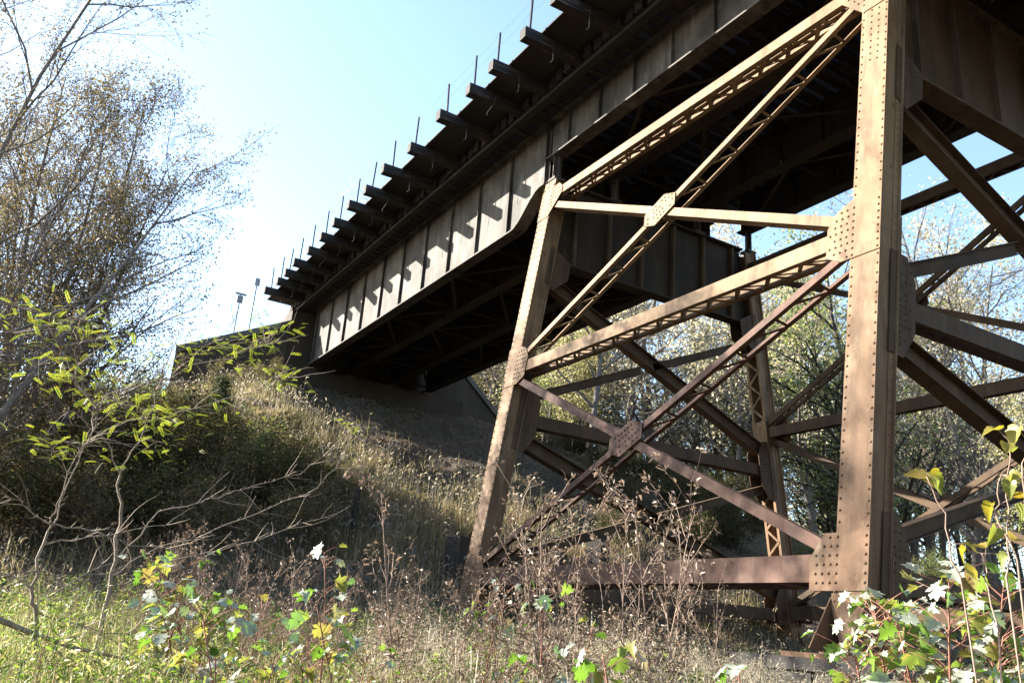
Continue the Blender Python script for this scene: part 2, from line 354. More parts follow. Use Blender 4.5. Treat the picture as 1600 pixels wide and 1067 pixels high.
def leg(x0, far, toward):
    """box leg: cover plate outside, two side webs with corner angles, lacing bars inside"""
    T = (lambda p: mir(p)) if far else (lambda p: np.asarray(p))
    mb = MB(); zs = (LEG_FOOT+.55, LEG_TOP)
    def slab(xa, xb, ia, ib):
        C = []
        for z in zs:
            for x, i in ((xa, ia), (xb, ia), (xb, ib), (xa, ib)): C.append(T(nf(x0+x, z, i)))
        mb.hexa(C)
    slab(-.25, .25, 0, .018)                                     # cover plate
    for s in (-1, 1):
        xs = sorted((s*.165, s*.183)); slab(xs[0], xs[1], .018, .44)                         # web
        xs = sorted((s*.1835, s*.249)); slab(xs[0], xs[1], .0185, .034)                      # outer corner angle
        xs = sorted((s*.1835, s*.199)); slab(xs[0], xs[1], .034, .13)
        xs = sorted((s*.1835, s*.249)); slab(xs[0], xs[1], .425, .44)                        # inner corner angle
        xs = sorted((s*.1835, s*.199)); slab(xs[0], xs[1], .33, .425)
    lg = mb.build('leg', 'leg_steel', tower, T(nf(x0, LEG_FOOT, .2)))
    pts, nr = [], []; out = -NIN if not far else np.array((0, 1, BAT))/math.hypot(1, BAT)
    for z in np.arange(LEG_FOOT+.6, LEG_TOP, .155):
        for s in (-.215, .215): pts.append(T(nf(x0+s, z + (.07 if s > 0 else 0), 0))); nr.append(out)
        for s in (-1, 1):
            pts.append(T(nf(x0+s*.199, z, .085))); nr.append((s, 0, 0)); pts.append(T(nf(x0+s*.199, z+.07, .38))); nr.append((s, 0, 0))
    for z in np.arange(8.0, LEG_TOP, .13):
        for s in (-.075, .06): pts.append(T(nf(x0+s, z+.04*(s > 0), 0))); nr.append(out)
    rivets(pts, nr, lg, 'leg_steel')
    # lacing on the inner side
    me = unit_bar(.065, .012, 'leg_steel'); z = LEG_FOOT+.5; k = 0
    while z < 7.6:
        s = 1 if k % 2 else -1
        piece('lacing_bar', me, T(nf(x0-s*.20, z, .447)), T(nf(x0+s*.20, z+.34, .447)), T(nf(0,0,1))-T(nf(0,0,0)), lg); z += .34; k += 1
    # batten plates on the inner side
    for zc, hh in ((Z1-.15, .42), (-.05, .35)):
        b2 = MB(); C = []
        for z in (zc-hh, zc+hh):
            for x, i in ((-.255, .456), (.255, .456), (.255, .470), (-.255, .470)): C.append(T(nf(x0+x, z, i)))
        b2.hexa(C); bp = b2.build('batten_plate', 'leg_steel', lg, T(nf(x0, zc, .46)))
    # shoe: tapering foot plates on a base plate
    sh = MB()
    dn = T(nf(0,0,.02))-T(nf(0,0,0))
    sh.prism([T(nf(x0+x, z, -.022)) for x, z in ((-.26,-.30),(.26,-.30),(.26,-.46),(.06,-1.02),(-.02,-1.02),(-.26,-.46))], dn)
    for i in (.20, .46):
        sh.prism([T(nf(x0+x, z, i)) for x, z in ((-.285,-.34),(.285,-.34),(.285,-.42),(.62,-1.02),(-.62,-1.02),(-.285,-.42))], dn)
    for s in (-1, 1):
        sh.prism([T(nf(x0+s*.262, z, i)) for i, z in ((-.02,-.35),(.44,-.35),(.80,-1.02),(-.36,-1.02))], (s*.018, 0, 0))
    c = T(nf(x0, -1.02, .2)); sh.box((c[0]-.66, c[1]-.62, -1.08), (c[0]+.66, c[1]+.62, -1.021))
    sh.build('shoe', 'leg_steel', tower, T(nf(x0, -1.05, .2)))
    # outer gusset plates in the long face
    for zc, poly in ((Z2-.10, [(-.262,-.55),(.22,-.55),(.70,-.02),(.70,.16),(.52,.34),(-.262,.34)]),
                     (Z1-.02, [(-.262,-.45),(.40,-.45),(.68,-.30),(.68,.20),(.52,.44),(.25,.56),(-.262,.56)]),
                     (0.0,   [(-.262,-.27),(.62,-.27),(.64,.14),(.42,.46),(-.262,.46)])):
        P = [T(nf(x0+toward*x, zc+z, -.0165)) for x, z in poly]
        g = MB(); g.prism(P, (T(nf(0,0,.016))-T(nf(0,0,0)))); gp = g.build('gusset_plate', 'leg_steel', tower, P[0])
        pts = []
        for zz in np.arange(-.40, .5, .115):
            pts.append(T(nf(x0+.215, zc+zz, -.0165))); pts.append(T(nf(x0-.215, zc+zz, -.0165)))
            for xx in np.arange(.30, .66, .105):
                if poly_in(poly, xx+.03*((zz*9) % 2), zz): pts.append(T(nf(x0+toward*(xx+.02*((zz*9) % 2)), zc+zz, -.0165)))
        pts = [p for p in pts if abs((p[2]-zc)) < .5]
        rivets(pts, out, gp, 'leg_steel', .023)
    return lg
def poly_in(poly, x, z):
    n = len(poly); c = False; m = .045
    for dx, dz in ((m,0),(-m,0),(0,m),(0,-m)):
        c = False; px, pz = x+dx, z+dz
        for i in range(n):
            (xa, za), (xb, zb) = poly[i], poly[i-1]
            if (za > pz) != (zb > pz) and px < (xb-xa)*(pz-za)/(zb-za)+xa: c = not c
        if not c: return False
    return c
LEGS = [leg(x0, far, 1 if x0 == 0 else -1) for x0, far in ((0., False), (L_, False), (0., True), (L_, True))]

def channel(mb, p0, p1, n, t, h, fl, th, sgn):
    """channel along p0-p1: web of height h across t, flanges of width fl along sgn*n"""
    mb.bar(p0, p1, n, t, 0, sgn*th, -h/2, h/2)
    a, b = sorted((sgn*th, sgn*fl))
    mb.bar(p0, p1, n, t, a, b, h/2-th, h/2-.0004); mb.bar(p0, p1, n, t, a, b, -h/2+.0004, -h/2+th)
def laced_strut(name, p0, p1, n, h, D, material, sides=(-1, 1), pitch=.36, fl=.09):
    p0, p1, n = np.asarray(p0, float), np.asarray(p1, float), norm(n); a = norm(p1-p0); t = norm(np.cross(n, a)); 
    if t[2] < 0: t = -t
    mb = MB(); channel(mb, p0, p1, n, t, h, fl, .014, 1); channel(mb, p0+n*D, p1+n*D, n, t, h, fl, .014, -1)
    o = mb.build(name, material, tower, (p0+p1)/2)
    ln = np.linalg.norm(p1-p0); k = max(2, int(ln/pitch)); me = unit_bar(.062, .011, material)
    for s in sides:
        off = t*s*(h/2+.006)
        for i in range(k):
            f0, f1 = (.03+.94*i/k), (.03+.94*(i+1)/k); ia, ib = (.045, D-.045) if i % 2 == 0 else (D-.045, .045)
            piece('lacing_bar', me, p0+(p1-p0)*f0+n*ia+off, p0+(p1-p0)*f1+n*ib+off, t, o)
    return o
def laced_diagonal(name, p0, p1, n, h, D, material, pitch=.95, tie_both=True):
    """two angle flanges held apart by single lacing: a cross bar, then a slanting one"""
    p0, p1, n = np.asarray(p0, float), np.asarray(p1, float), norm(n); a = norm(p1-p0); t = norm(np.cross(n, a))
    if t[2] < 0: t = -t
    mb = MB()
    for base, s in ((0, 1), (D, -1)):
        q0, q1 = p0+n*base, p1+n*base
        mb.bar(q0, q1, n, t, *sorted((0, s*.014)), -h/2, h/2)
        mb.bar(q0, q1, n, t, *sorted((s*.014, s*.085)), -h/2+.0004, -h/2+.014)
    o = mb.build(name, material, tower, (p0+p1)/2)
    ln = np.linalg.norm(p1-p0); k = max(2, int(ln/pitch)); me = unit_bar(.05, .010, material)
    for i in range(k):
        f0, f1, f2 = (.5+i)/k*.92+.03, (.5+i)/k*.92+.03, (1.35+i)/k*.92+.01
        off = -t*(h/2-.020)
        piece('lacing_bar', me, p0+(p1-p0)*f0+n*.03+off, p0+(p1-p0)*f1+n*(D-.03)+off, t, o)
        if f2 < .97: piece('lacing_bar', me, p0+(p1-p0)*f0+n*(D-.03)+off-t*.012, p0+(p1-p0)*min(f2, .98)+n*.03+off-t*.012, t, o)
    return o
for far in (False, True):
    T = mir if far else (lambda p: np.asarray(p, float)); n = (0, -1, -BAT) if far else NIN
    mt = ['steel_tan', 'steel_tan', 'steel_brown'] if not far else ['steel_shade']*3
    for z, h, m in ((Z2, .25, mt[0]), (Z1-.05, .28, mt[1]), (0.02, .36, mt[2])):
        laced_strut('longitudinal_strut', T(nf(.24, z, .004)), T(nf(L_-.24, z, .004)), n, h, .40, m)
    # X bracing of the two panels
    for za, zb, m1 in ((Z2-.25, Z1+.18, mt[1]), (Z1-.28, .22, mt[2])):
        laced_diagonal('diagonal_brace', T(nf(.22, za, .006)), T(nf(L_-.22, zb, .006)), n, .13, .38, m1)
        pm = .5
        A, B = nf(L_-.22, za, .024), nf(.30, zb, .024)
        q0, q1 = T(A), T(B); a = norm(q1-q0); t = norm(np.cross(norm(n), a)); t = t if t[2] > 0 else -t
        mb = MB(); nn = norm(n)
        mb.bar(q0, q1, nn, t, 0, .014, -.085, .085); mb.bar(q0, q1, nn, t, .0142, .22, -.085, -.071); mb.bar(q0, q1, nn, t, .2202, .234, -.085, .085)
        mb.build('diagonal_brace', m1, tower, (q0+q1)/2)
        c = (A+B)/2; d1 = norm(nf(.22, za)-nf(L_-.22, zb)); d2 = norm(np.cross(d1, NIN)); d2 = d2 if d2[2] > 0 else -d2
        poly = [c-d1*.50-d2*.02, c-d1*.40+d2*.25, c+d1*.22+d2*.27, c+d1*.50+d2*.02, c+d1*.40-d2*.25, c-d1*.22-d2*.27]
        P = [T(q-NIN*.0405) for q in poly]; g = MB(); g.prism(P, np.asarray(n)/np.linalg.norm(n)*.016)
        gp = g.build('gusset_plate', m1, tower, T(c)); pts = []
        for u in np.arange(-.38, .4, .095):
            for w in (-.17, -.06, .06, .17):
                if abs(w) < .1 or abs(u) < .30: pts.append(T(c + d1*(u+.03*(w > 0)) + d2*w - NIN*.0405))
        keep = [i for i in range(len(pts)) if RS.rand() < .75]
        rivets([pts[i] for i in keep], -np.asarray(n)/np.linalg.norm(n), gp, m1, .023)

def hsec(name, p0, p1, u, d, w, material):
    """H section along p0-p1: web of depth d lying in the plane across u, flanges of width w along u"""
    p0, p1, u = np.asarray(p0, float), np.asarray(p1, float), norm(u); a = norm(p1-p0); v = norm(np.cross(u, a)); v = v if v[2] > 0 else -v
    mb = MB(); mb.bar(p0, p1, u, v, -.008, .008, -d/2+.016, d/2-.016)
    for s in (-1, 1): mb.bar(p0, p1, u, v, -w/2, w/2, *sorted((s*(d/2-.0158), s*d/2)))
    return mb.build(name, material, tower, (p0+p1)/2)
for x0 in (0., L_):
    n0 = lambda z, i=.44: nf(x0, z, i); n1 = lambda z, i=.44: mir(nf(x0, z, i))
    for zz, h in ((ZT, .30), (-.05, .30)):
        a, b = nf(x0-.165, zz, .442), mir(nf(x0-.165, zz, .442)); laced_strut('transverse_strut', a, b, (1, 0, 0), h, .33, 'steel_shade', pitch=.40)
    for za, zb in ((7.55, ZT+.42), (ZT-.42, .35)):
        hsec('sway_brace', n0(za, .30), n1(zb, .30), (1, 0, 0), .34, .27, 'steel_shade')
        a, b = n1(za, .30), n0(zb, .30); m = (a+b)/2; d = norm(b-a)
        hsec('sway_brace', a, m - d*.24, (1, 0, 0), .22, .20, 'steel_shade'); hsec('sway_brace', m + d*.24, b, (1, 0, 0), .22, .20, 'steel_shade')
    for f in (0, 1):
        T = mir if f else (lambda p: np.asarray(p, float))
        for zc, poly in ((7.85, [(.30,-.50),(.56,-.62),(.95,-.18),(.95,.30),(.30,.55)]), (ZT, [(.30,-.78),(.62,-.78),(.86,-.35),(.86,.48),(.66,.82),(.30,.82)]), (.1, [(.30,-.35),(.86,-.35),(.86,.25),(.60,.70),(.30,.70)])):
            for s in (-1, 1):
                P = [T(nf(x0+s*.205, zc+z, i)) for i, z in poly]; g = MB(); g.prism(P, (s*.014, 0, 0))
                gp = g.build('gusset_plate', 'steel_shade', tower, P[0]); pts = []
                for i_ in np.arange(.34, .95, .10):
                    for z_ in np.arange(-.7, .8, .10):
                        if poly_in(poly, i_, z_) and (i_ < .45 or RS.rand() < .7): pts.append(T(nf(x0+s*.219, zc+z_, i_)))
                rivets(pts, (s, 0, 0), gp, 'steel_shade', .022)
    # cross girder on top of the bent
    ya, yb = nf(x0, 9.2, .47)[1], WT-nf(x0, 9.2, .47)[1]
    cg = MB(); cg.prism([(x0-.009, y, z) for y, z in ((BAT*8.0+.455, 8.02), (WT-BAT*8.0-.455, 8.02), (WT-BAT*10.3-.455, 10.28), (BAT*10.3+.455, 10.28))], (.018, 0, 0))
    cg.box((x0-.19, BAT*8+.47, 7.97), (x0+.19, WT-BAT*8-.47, 8.0198)); cg.box((x0-.19, BAT*10.3+.47, 10.2802), (x0+.19, WT-BAT*10.3-.47, 10.33))
    co = cg.build('cross_girder', 'soffit_steel' if x0 > 1 else 'steel_shade', tower, (x0, WT/2, 9.1))
    for y in np.linspace(ya+.5, yb-.5, 6):
        for s in (-1, 1):
            st = MB(); st.box((x0+min(s*.0092, s*.12), y-.045, 8.021), (x0+max(s*.0092, s*.12), y+.045, 10.2795)); st.build('stiffener', 'steel_shade', co, (x0+s*.06, y, 8.02))

# ------------------------------------------------------------------ plate girder spans
GY4 = (1.62, 3.45, 5.65, 7.45)
def span(label, xa, xb, zbot, ztop, cope_a, cope_b, step, GY4=(1.62, 3.45, 5.65, 7.45)):
    sp = thing('girder_span', label, 'bridge span', ((xa+xb)/2, 4.9, zbot), 'plate girder spans')
    def bottom(x):
        z = zbot
        if cope_a: z = np.maximum(z, zbot + (10.40-zbot)*(1-sstep(xa+.15, xa+1.6, x)))
        if cope_b: z = np.maximum(z, zbot + (10.40-zbot)*(1-sstep(xb-.25, xb-2.1, x))) if False else np.maximum(z, zbot + (10.40-zbot)*sstep(xb-2.1, xb-.25, x))
        return z
    xs = np.unique(np.concatenate([np.linspace(xa, xb, 3), np.linspace(xa, xa+2.3, 12), np.linspace(xb-2.3, xb, 12)]))
    zb = np.array([float(bottom(x)) for x in xs])
    for gi, y in enumerate(GY4):
        mb = MB(); n = len(xs)
        for s, yy in ((0, y-.007), (1, y+.007)):
            mb.add([(x, yy, z) for x, z in zip(xs, zb)] + [(x, yy, ztop) for x in xs], [(i, i+1, n+i+1, n+i) if s == 0 else (i+1, i, n+i, n+i+1) for i in range(n-1)])
        for i in range(n-1):        # bottom flange follows the curve
            x0, x1, z0, z1 = xs[i], xs[i+1], zb[i], zb[i+1]
            mb.hexa([(x0,y-.19,z0-.045),(x1,y-.19,z1-.045),(x1,y+.19,z1-.045),(x0,y+.19,z0-.045),(x0,y-.19,z0-.0005),(x1,y-.19,z1-.0005),(x1,y+.19,z1-.0005),(x0,y+.19,z0-.0005)])
        mb.box((xa, y-.19, ztop+.0005), (xb, y+.19, ztop+.045))
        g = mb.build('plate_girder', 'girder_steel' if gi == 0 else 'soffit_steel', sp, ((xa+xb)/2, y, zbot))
        for sgn in ((-1, 1) if gi == 0 else (-1,)):
            for x in np.arange(xa+.12, xb-.05, step):
                zz = float(bottom(x))+.001; w = .03 if abs(x-xa) > .3 and abs(x-xb) > .6 else .05
                st = MB(); ya_, yb_ = sorted((y+sgn*.0075, y+sgn*.10)); st.box((x-.006, ya_, zz), (x+.006, yb_, ztop-.001)); ya_, yb_ = sorted((y+sgn*.0075, y+sgn*.02)); st.box((x+.0062, ya_, zz), (x+w*2, yb_, ztop-.001))
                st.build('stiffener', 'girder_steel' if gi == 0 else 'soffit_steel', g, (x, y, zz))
        if gi == 0:
            pts = [(x, y-.0075, z) for x in np.arange(xa+.1, xb-.1, .16) for z in (float(bottom(x))+.07,)]
            rivets(pts, (0, -1, 0), g, 'girder_steel', .019)
    # sway frames and lateral bracing between the pairs
    for ya, yb in ((GY4[0], GY4[1]), (GY4[1], GY4[2]), (GY4[2], GY4[3])):
        k = max(2, int((xb-xa-1)/2.6)); X = np.linspace(xa+.6, xb-.6, k+1)
        for i, x in enumerate(X):
            z0 = float(bottom(x))+.09; a, b, c, d = (x, ya+.02, z0), (x, yb-.02, z0), (x, ya+.02, ztop-.12), (x, yb-.02, ztop-.12)
            cf = MB()
            for p, q_, o in ((a, b, 0), (c, d, 0), (a, d, .012), (c, b, -.012)):
                p = np.array(p)+(o,0,0); q_ = np.array(q_)+(o,0,0); v = norm(np.cross((1,0,0), norm(q_-p))); cf.bar(p, q_, (1,0,0), v, -.005, .005, -.045, .045)
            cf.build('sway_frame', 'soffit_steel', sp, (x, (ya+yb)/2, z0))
        for i in range(k):
            x0, x1 = X[i], X[i+1]; za_, zb_ = float(bottom(x0)), float(bottom(x1))
            p, q_ = np.array((x0, ya+.15, za_+.03)), np.array((x1, yb-.15, zb_+.03))
            if i % 2: p[1], q_[1] = yb-.15, ya+.15
            lb = MB(); sd = norm(np.cross(norm(q_-p), (0,0,1))); lb.bar(p, q_, sd, (0,0,1), -.05, .05, .0, .012); lb.bar(p, q_, sd, (0,0,1), -.05, -.038, .0122, .09)
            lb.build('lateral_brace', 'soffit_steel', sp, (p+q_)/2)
    return sp
ZTOP = 12.25
span('deep plate girder span running from the tower to the bank abutment', 10.34, 29.9, 9.60, ZTOP, True, False, 1.9)
ts = span('shallow plate girder span over the tower with lit bottom flange edge', -.22, 10.28, 11.12, ZTOP, False, False, 1.36, (1.62, 3.55, 6.60, 8.68))
span('plate girder span meeting the tower above the tall broad leg', -12.0, -.30, 9.60, ZTOP, False, True, 1.9)
GYT = (1.62, 3.55, 6.60, 8.68)
for x in (.08, 9.98):          # bearing posts carrying the shallow span
    for y in GYT:
        mb = MB(); mb.box((x-.16, y-.17, 10.331), (x+.16, y+.17, 10.40)); mb.box((x-.10, y-.008, 10.401), (x+.10, y+.008, 11.074)); mb.box((x-.012, y-.13, 10.401), (x+.012, y-.0085, 11.074)); mb.box((x-.012, y+.0085, 10.401), (x+.012, y+.13, 11.074))
        mb.build('bearing_post', 'girder_steel', ts, (x, y, 10.34))

# ------------------------------------------------------------------ timber deck
deck = thing('timber_deck', 'blackened timber railway deck with overhanging ties, walkway and cable handrail', 'bridge deck', (10, 5, 12.15))
def shared_box(lo, hi, material):
    mb = MB(); mb.box(lo, hi); me = mb.data(name='timber'); me.materials.append(M[material]); return me
def put(name, me, loc, parent, rz=0):
    o = bpy.data.objects.new(name, me); COL.objects.link(o); o.parent = parent
    o.location = flip(np.asarray(loc, float)-PORG[parent.name]); o.rotation_euler = (0, 0, rz); PORG[o.name] = np.asarray(loc, float); return o
TZ = ZTOP + .20
tieA = shared_box((-.145, -2.02, -.14), (.145, 2.02, .15), 'tie_timber')
xt = np.arange(-11.8, 31.2, .40)
for i, x in enumerate(xt):
    for yc in (2.66, 7.22):
        put('tie', tieA, (x+RS.normal(0, .012), yc+RS.normal(0, .03), TZ+RS.normal(0, .004)), deck, RS.normal(0, .006))
outX = [1.6, 3.15, 4.7, 6.3, 7.8, 9.32, 10.53, 12.22, 14.25, 15.91, 17.62, 19.05, 20.65, 22.15, 23.76, 25.3, 26.65, 27.89, 29.3, -.1, -1.7, -3.3, -4.9, -6.5]
outm = shared_box((-.125, -1.85, -.15), (.125, 1.85, .15), 'tie_timber')
pm = MB(); pm.box((-.022,-.006,-.12), (.022,.006,.86)); pm.box((-.022,.0062,-.12), (-.012,.038,.86)); post_me = pm.data(name='post'); post_me.materials.append(M['galvanised'])
hk = MB(); hk.tube([(0,0,.0),(0,0,-.25),(.01,.01,-.48),(.05,-.03,-.54)], [.012]*4, 5); hook_me = hk.data(name='hook'); hook_me.materials.append(M['galvanised'])
hk = MB(); hk.tube([(0,0,.0),(0,0,-.12),(.12,-.05,-.3),(.2,-.1,-.42),(.19,-.1,-.5)], [.012]*5, 5); hook2 = hk.data(name='hook'); hook2.materials.append(M['galvanised'])
for k, x in enumerate(outX):
    x_ = x + (.2 if min(abs(x-xt)) < .13 else 0)
    o = put('outrigger_tie', outm, (x, .85+RS.normal(0, .05), TZ-.001+RS.normal(0, .003)), deck, RS.normal(0, .018)); o.rotation_euler[1] = RS.normal(0, .02)
    ps = put('handrail_post', post_me, (x, -.80, TZ+.151+.12), o, RS.normal(0, .05)); ps.rotation_euler = (RS.normal(0, .02), RS.normal(0, .02), 0)
    put('hook_rod', hook_me if k % 4 != 2 else hook2, (x-.25, -.25, TZ-.10), o, RS.rand()*.6)
for yy in np.arange(-.52, 1.1, .19):        # walkway planks in lengths
    x = -11.8+RS.rand()*2
    while x < 30.5:
        ln = min(4.2+RS.rand()*1.2, 31-x); mb = MB(); mb.box((x, yy, TZ+.1625), (x+ln-.006, yy+.1875, TZ+.205)); mb.build('walkway_plank', 'long_timber', deck, (x, yy, TZ+.16)); x += ln
x = -11.5
while x < 30.8:
    ln = min(5.6, 31-x); mb = MB(); mb.box((x, .70, TZ-.28), (x+ln-.015, .92, TZ-.1405-.012)); mb.build('edge_stringer', 'long_timber', deck, (x, .8, TZ-.2)); x += ln
for yy in np.arange(4.55, 5.3, .20):        # planks between the two tracks
    x = -11.8+RS.rand()*2
    while x < 30.5:
        ln = min(4.2+RS.rand()*1.2, 31-x); mb = MB(); mb.box((x, yy, TZ+.1565), (x+ln-.02, yy+.19, TZ+.21)); mb.build('walkway_plank', 'long_timber', deck, (x, yy, TZ+.16)); x += ln
for zz in (.5, .88):                        # cable strands sagging between posts
    px_ = sorted(outX); pts = []
    for a, b in zip(px_[:-1], px_[1:]):
        for t in (0, .25, .5, .75): pts.append((a+(b-a)*t, -.80-.012, TZ+.151+zz-.05*4*t*(1-t)))
    mb = MB(); mb.tube(pts, [.002]*len(pts), 4); mb.build('handrail_cable', 'galvanised', deck, (10, -.8, TZ+1))
for yc in (1.95, 3.39, 6.5, 7.94):
    mb = MB(); z0 = TZ+.155; mb.box((-12, yc-.075, z0), (31, yc+.075, z0+.02)); mb.box((-12, yc-.012, z0+.0202), (31, yc+.012, z0+.13)); mb.box((-12, yc-.036, z0+.1302), (31, yc+.036, z0+.17)); mb.build('rail', 'steel_shade', deck, (10, yc, z0))

# ------------------------------------------------------------------ abutment
ab = thing('abutment', 'dark concrete abutment with sloping wing walls at the bank end', 'abutment', (31, 5, 7.0))
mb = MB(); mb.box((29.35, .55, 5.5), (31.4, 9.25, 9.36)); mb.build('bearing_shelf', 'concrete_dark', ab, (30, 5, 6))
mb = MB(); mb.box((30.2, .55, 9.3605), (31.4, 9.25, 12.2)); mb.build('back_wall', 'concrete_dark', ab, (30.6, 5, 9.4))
for y in GY4:
    mb = MB(); mb.box((29.5, y-.25, 9.3605), (30.05, y+.25, 9.52)); mb.build('bearing_block', 'steel_shade', ab, (29.8, y, 9.4))
def wing(y0, y1, x0, x1, zt0, zt1):
    mb = MB(); s = 1 if y1 > y0 else -1; nrm_ = norm((abs(y1-y0), -(x1-x0)*s, 0))*.5
    P = [np.array((x0, y0, 5.0)), np.array((x1, y1, 5.0))]
    base = [P[0], P[1], P[1]+nrm_, P[0]+nrm_]; top = [np.array((*b[:2], zt0 if i in (0, 3) else zt1)) for i, b in enumerate(base)]
    if s < 0: mb.hexa([base[1], base[0], base[3], base[2], top[1], top[0], top[3], top[2]])
    else: mb.hexa(base+top)
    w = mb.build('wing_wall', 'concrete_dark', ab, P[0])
    mb = MB(); o = -nrm_*.24; C = [top[0]+o, top[1]+o, top[2]-o, top[3]-o]; C2 = [c+(0,0,.32) for c in C]; C = [c+(0,0,.001) for c in C]
    if s < 0: mb.hexa([C[1], C[0], C[3], C[2], C2[1], C2[0], C2[3], C2[2]])
    else: mb.hexa(C+C2)
    mb.build('coping', 'concrete_weathered', w, top[0])
wing(.54, -3.9, 30.2, 31.4, 11.3, 9.35); wing(9.26, 13.2, 30.2, 31.4, 11.2, 8.7)
tb_ = MB(); tb_.box((31.42, .6, 8.0), (120, 9.2, 12.15)); o = tb_.build('track_bed', 'ballast', None, (60, 5, 9)); o['kind'] = 'structure'

# ------------------------------------------------------------------ masonry under the legs
def stones(parent, x0, x1, y0, y1, z0, courses, h, lw):
    for c in range(courses):
        zb = z0 + c*h; off = (c % 2)*lw*.5
        for face in range(4):
            ln = (x1-x0) if face in (0, 2) else (y1-y0)-.9; n = max(1, round(ln/lw)); e = np.linspace(0, ln, n+1)
            if n > 2 and c % 2: e[1:-1] += lw*.25
            for i in range(n):
                a, b = e[i]+.012, e[i+1]-.012; p = RS.rand()*.035
                if face == 0: lo, hi = (x0+a, y0-p, zb), (x0+b, y0+.44, zb+h-.016)
                elif face == 2: lo, hi = (x0+a, y1-.44, zb), (x0+b, y1+p, zb+h-.016)
                elif face == 1: lo, hi = (x0-p, y0+.45+a, zb), (x0+.44, y0+.45+b, zb+h-.016)
                else: lo, hi = (x1-.44, y0+.45+a, zb), (x1+p, y0+.45+b, zb+h-.016)
                mb = MB(); mb.box(lo, hi); mb.build('stone_block', 'stone', parent, lo)
    mb = MB(); mb.box((x0+.45, y0+.45, z0), (x1-.45, y1-.45, z0+courses*h-.03)); mb.build('core', 'stone', parent, (x0, y0, z0))
    mb = MB(); mb.box((x0-.06, y0-.06, z0+courses*h+.001), (x1+.06, y1+.06, z0+courses*h+.14)); mb.build('cap_stone', 'stone', parent, (x0, y0, z0+courses*h))
for k, (x0, far, lab) in enumerate(((0., 0, 'block stone pedestal under the tall broad leg of the tower'), (L_, 0, 'block stone pedestal under the narrow riveted leg nearest the grassy bank'),
                         (0., 1, 'block stone pedestal under the far leg beyond the sway bracing'), (L_, 1, 'block stone pedestal under the laced leg at the back of the tower'))):
    c = nf(x0, -1.05, .2); c = mir(c) if far else c; s = thing('masonry_pedestal', lab, 'pedestal', (c[0], c[1], -2.7), 'pedestals of the tower')
    stones(s, c[0]-1.0, c[0]+1.0, c[1]-1.0, c[1]+1.0, -2.74, 4, .38, .66)
mw_ = thing('masonry_wall', 'low dark block stone wall behind the bottom strut of the tower', 'wall', (12.2, 3.2, -2.3))
stones(mw_, 11.7, 13.1, 1.55, 6.2, -2.2, 5, .42, .9)

# ------------------------------------------------------------------ old timber posts and boards by the tower
def stump(px, ytop, ybase, w, lab, rz):
    h0 = ground_hit(px, ybase); X = h0[0]; d = ray(px, ytop); p = CAM + d*(X-CAM[0])/d[0]; top = p[2]; gz = float(G(p[0], p[1])); h = max(top-gz, .4)+.4; p[2] = gz-.4
    mb = MB(); mb.hexa([(-w,-w,0),(w,-w,0),(w,w,0),(-w,w,0),(-w*.93,-w*.95,h-.02),(w*.96,-w,h-.06),(w,w*.9,h+.02),(-w,w,h-.03)])
    me = mb.data(name='stump'); o = link('timber_post', me, 'post_timber', None, p); o.rotation_euler = (0, 0, rz); tag(o, lab, 'post', 'old timber posts'); return o
stump(716, 836, 905, .20, 'squat black timber post beside the narrow riveted leg', .5)
stump(874, 838, 890, .16, 'short black timber post standing under the lower diagonal brace', .4)
stump(935, 836, 890, .24, 'thick black timber post behind the dry weeds under the tower', .4)
stump(560, 762, 850, .055, 'split grey timber post leaning in the dry grass bank', .2)
stump(592, 770, 840, .035, 'thin broken timber stake beside the split grey post', .3)

# ------------------------------------------------------------------ signs on the track
def sign(px, py, X, kind, lab):
    d = ray(px, py); p = CAM + d*(X-CAM[0])/d[0]; zb = 12.15
    s = thing('track_sign', lab, 'sign', (p[0], p[1], zb)); top = p[2]-zb
    mb = MB(); mb.bar((p[0], p[1], zb), (p[0], p[1], p[2]), (1,0,0), (0,1,0), -.025, .025, -.025, .025); mb.build('post', 'galvanised', s, (p[0], p[1], zb))
    for w, z0, z1 in kind:
        mb = MB(); mb.box((p[0]-.065, p[1]-w, p[2]+z0), (p[0]-.045, p[1]+w, p[2]+z1)); mb.build('sign_panel', 'sign_metal', s, p)
sign(376, 461, 38.0, ((.30, -.02, .10), (.15, -.48, -.05)), 'T shaped grey track sign seen from behind above the wing wall')
sign(403, 436, 37.5, ((.13, -.42, .02),), 'small rectangular grey sign on a post beside the deck end')

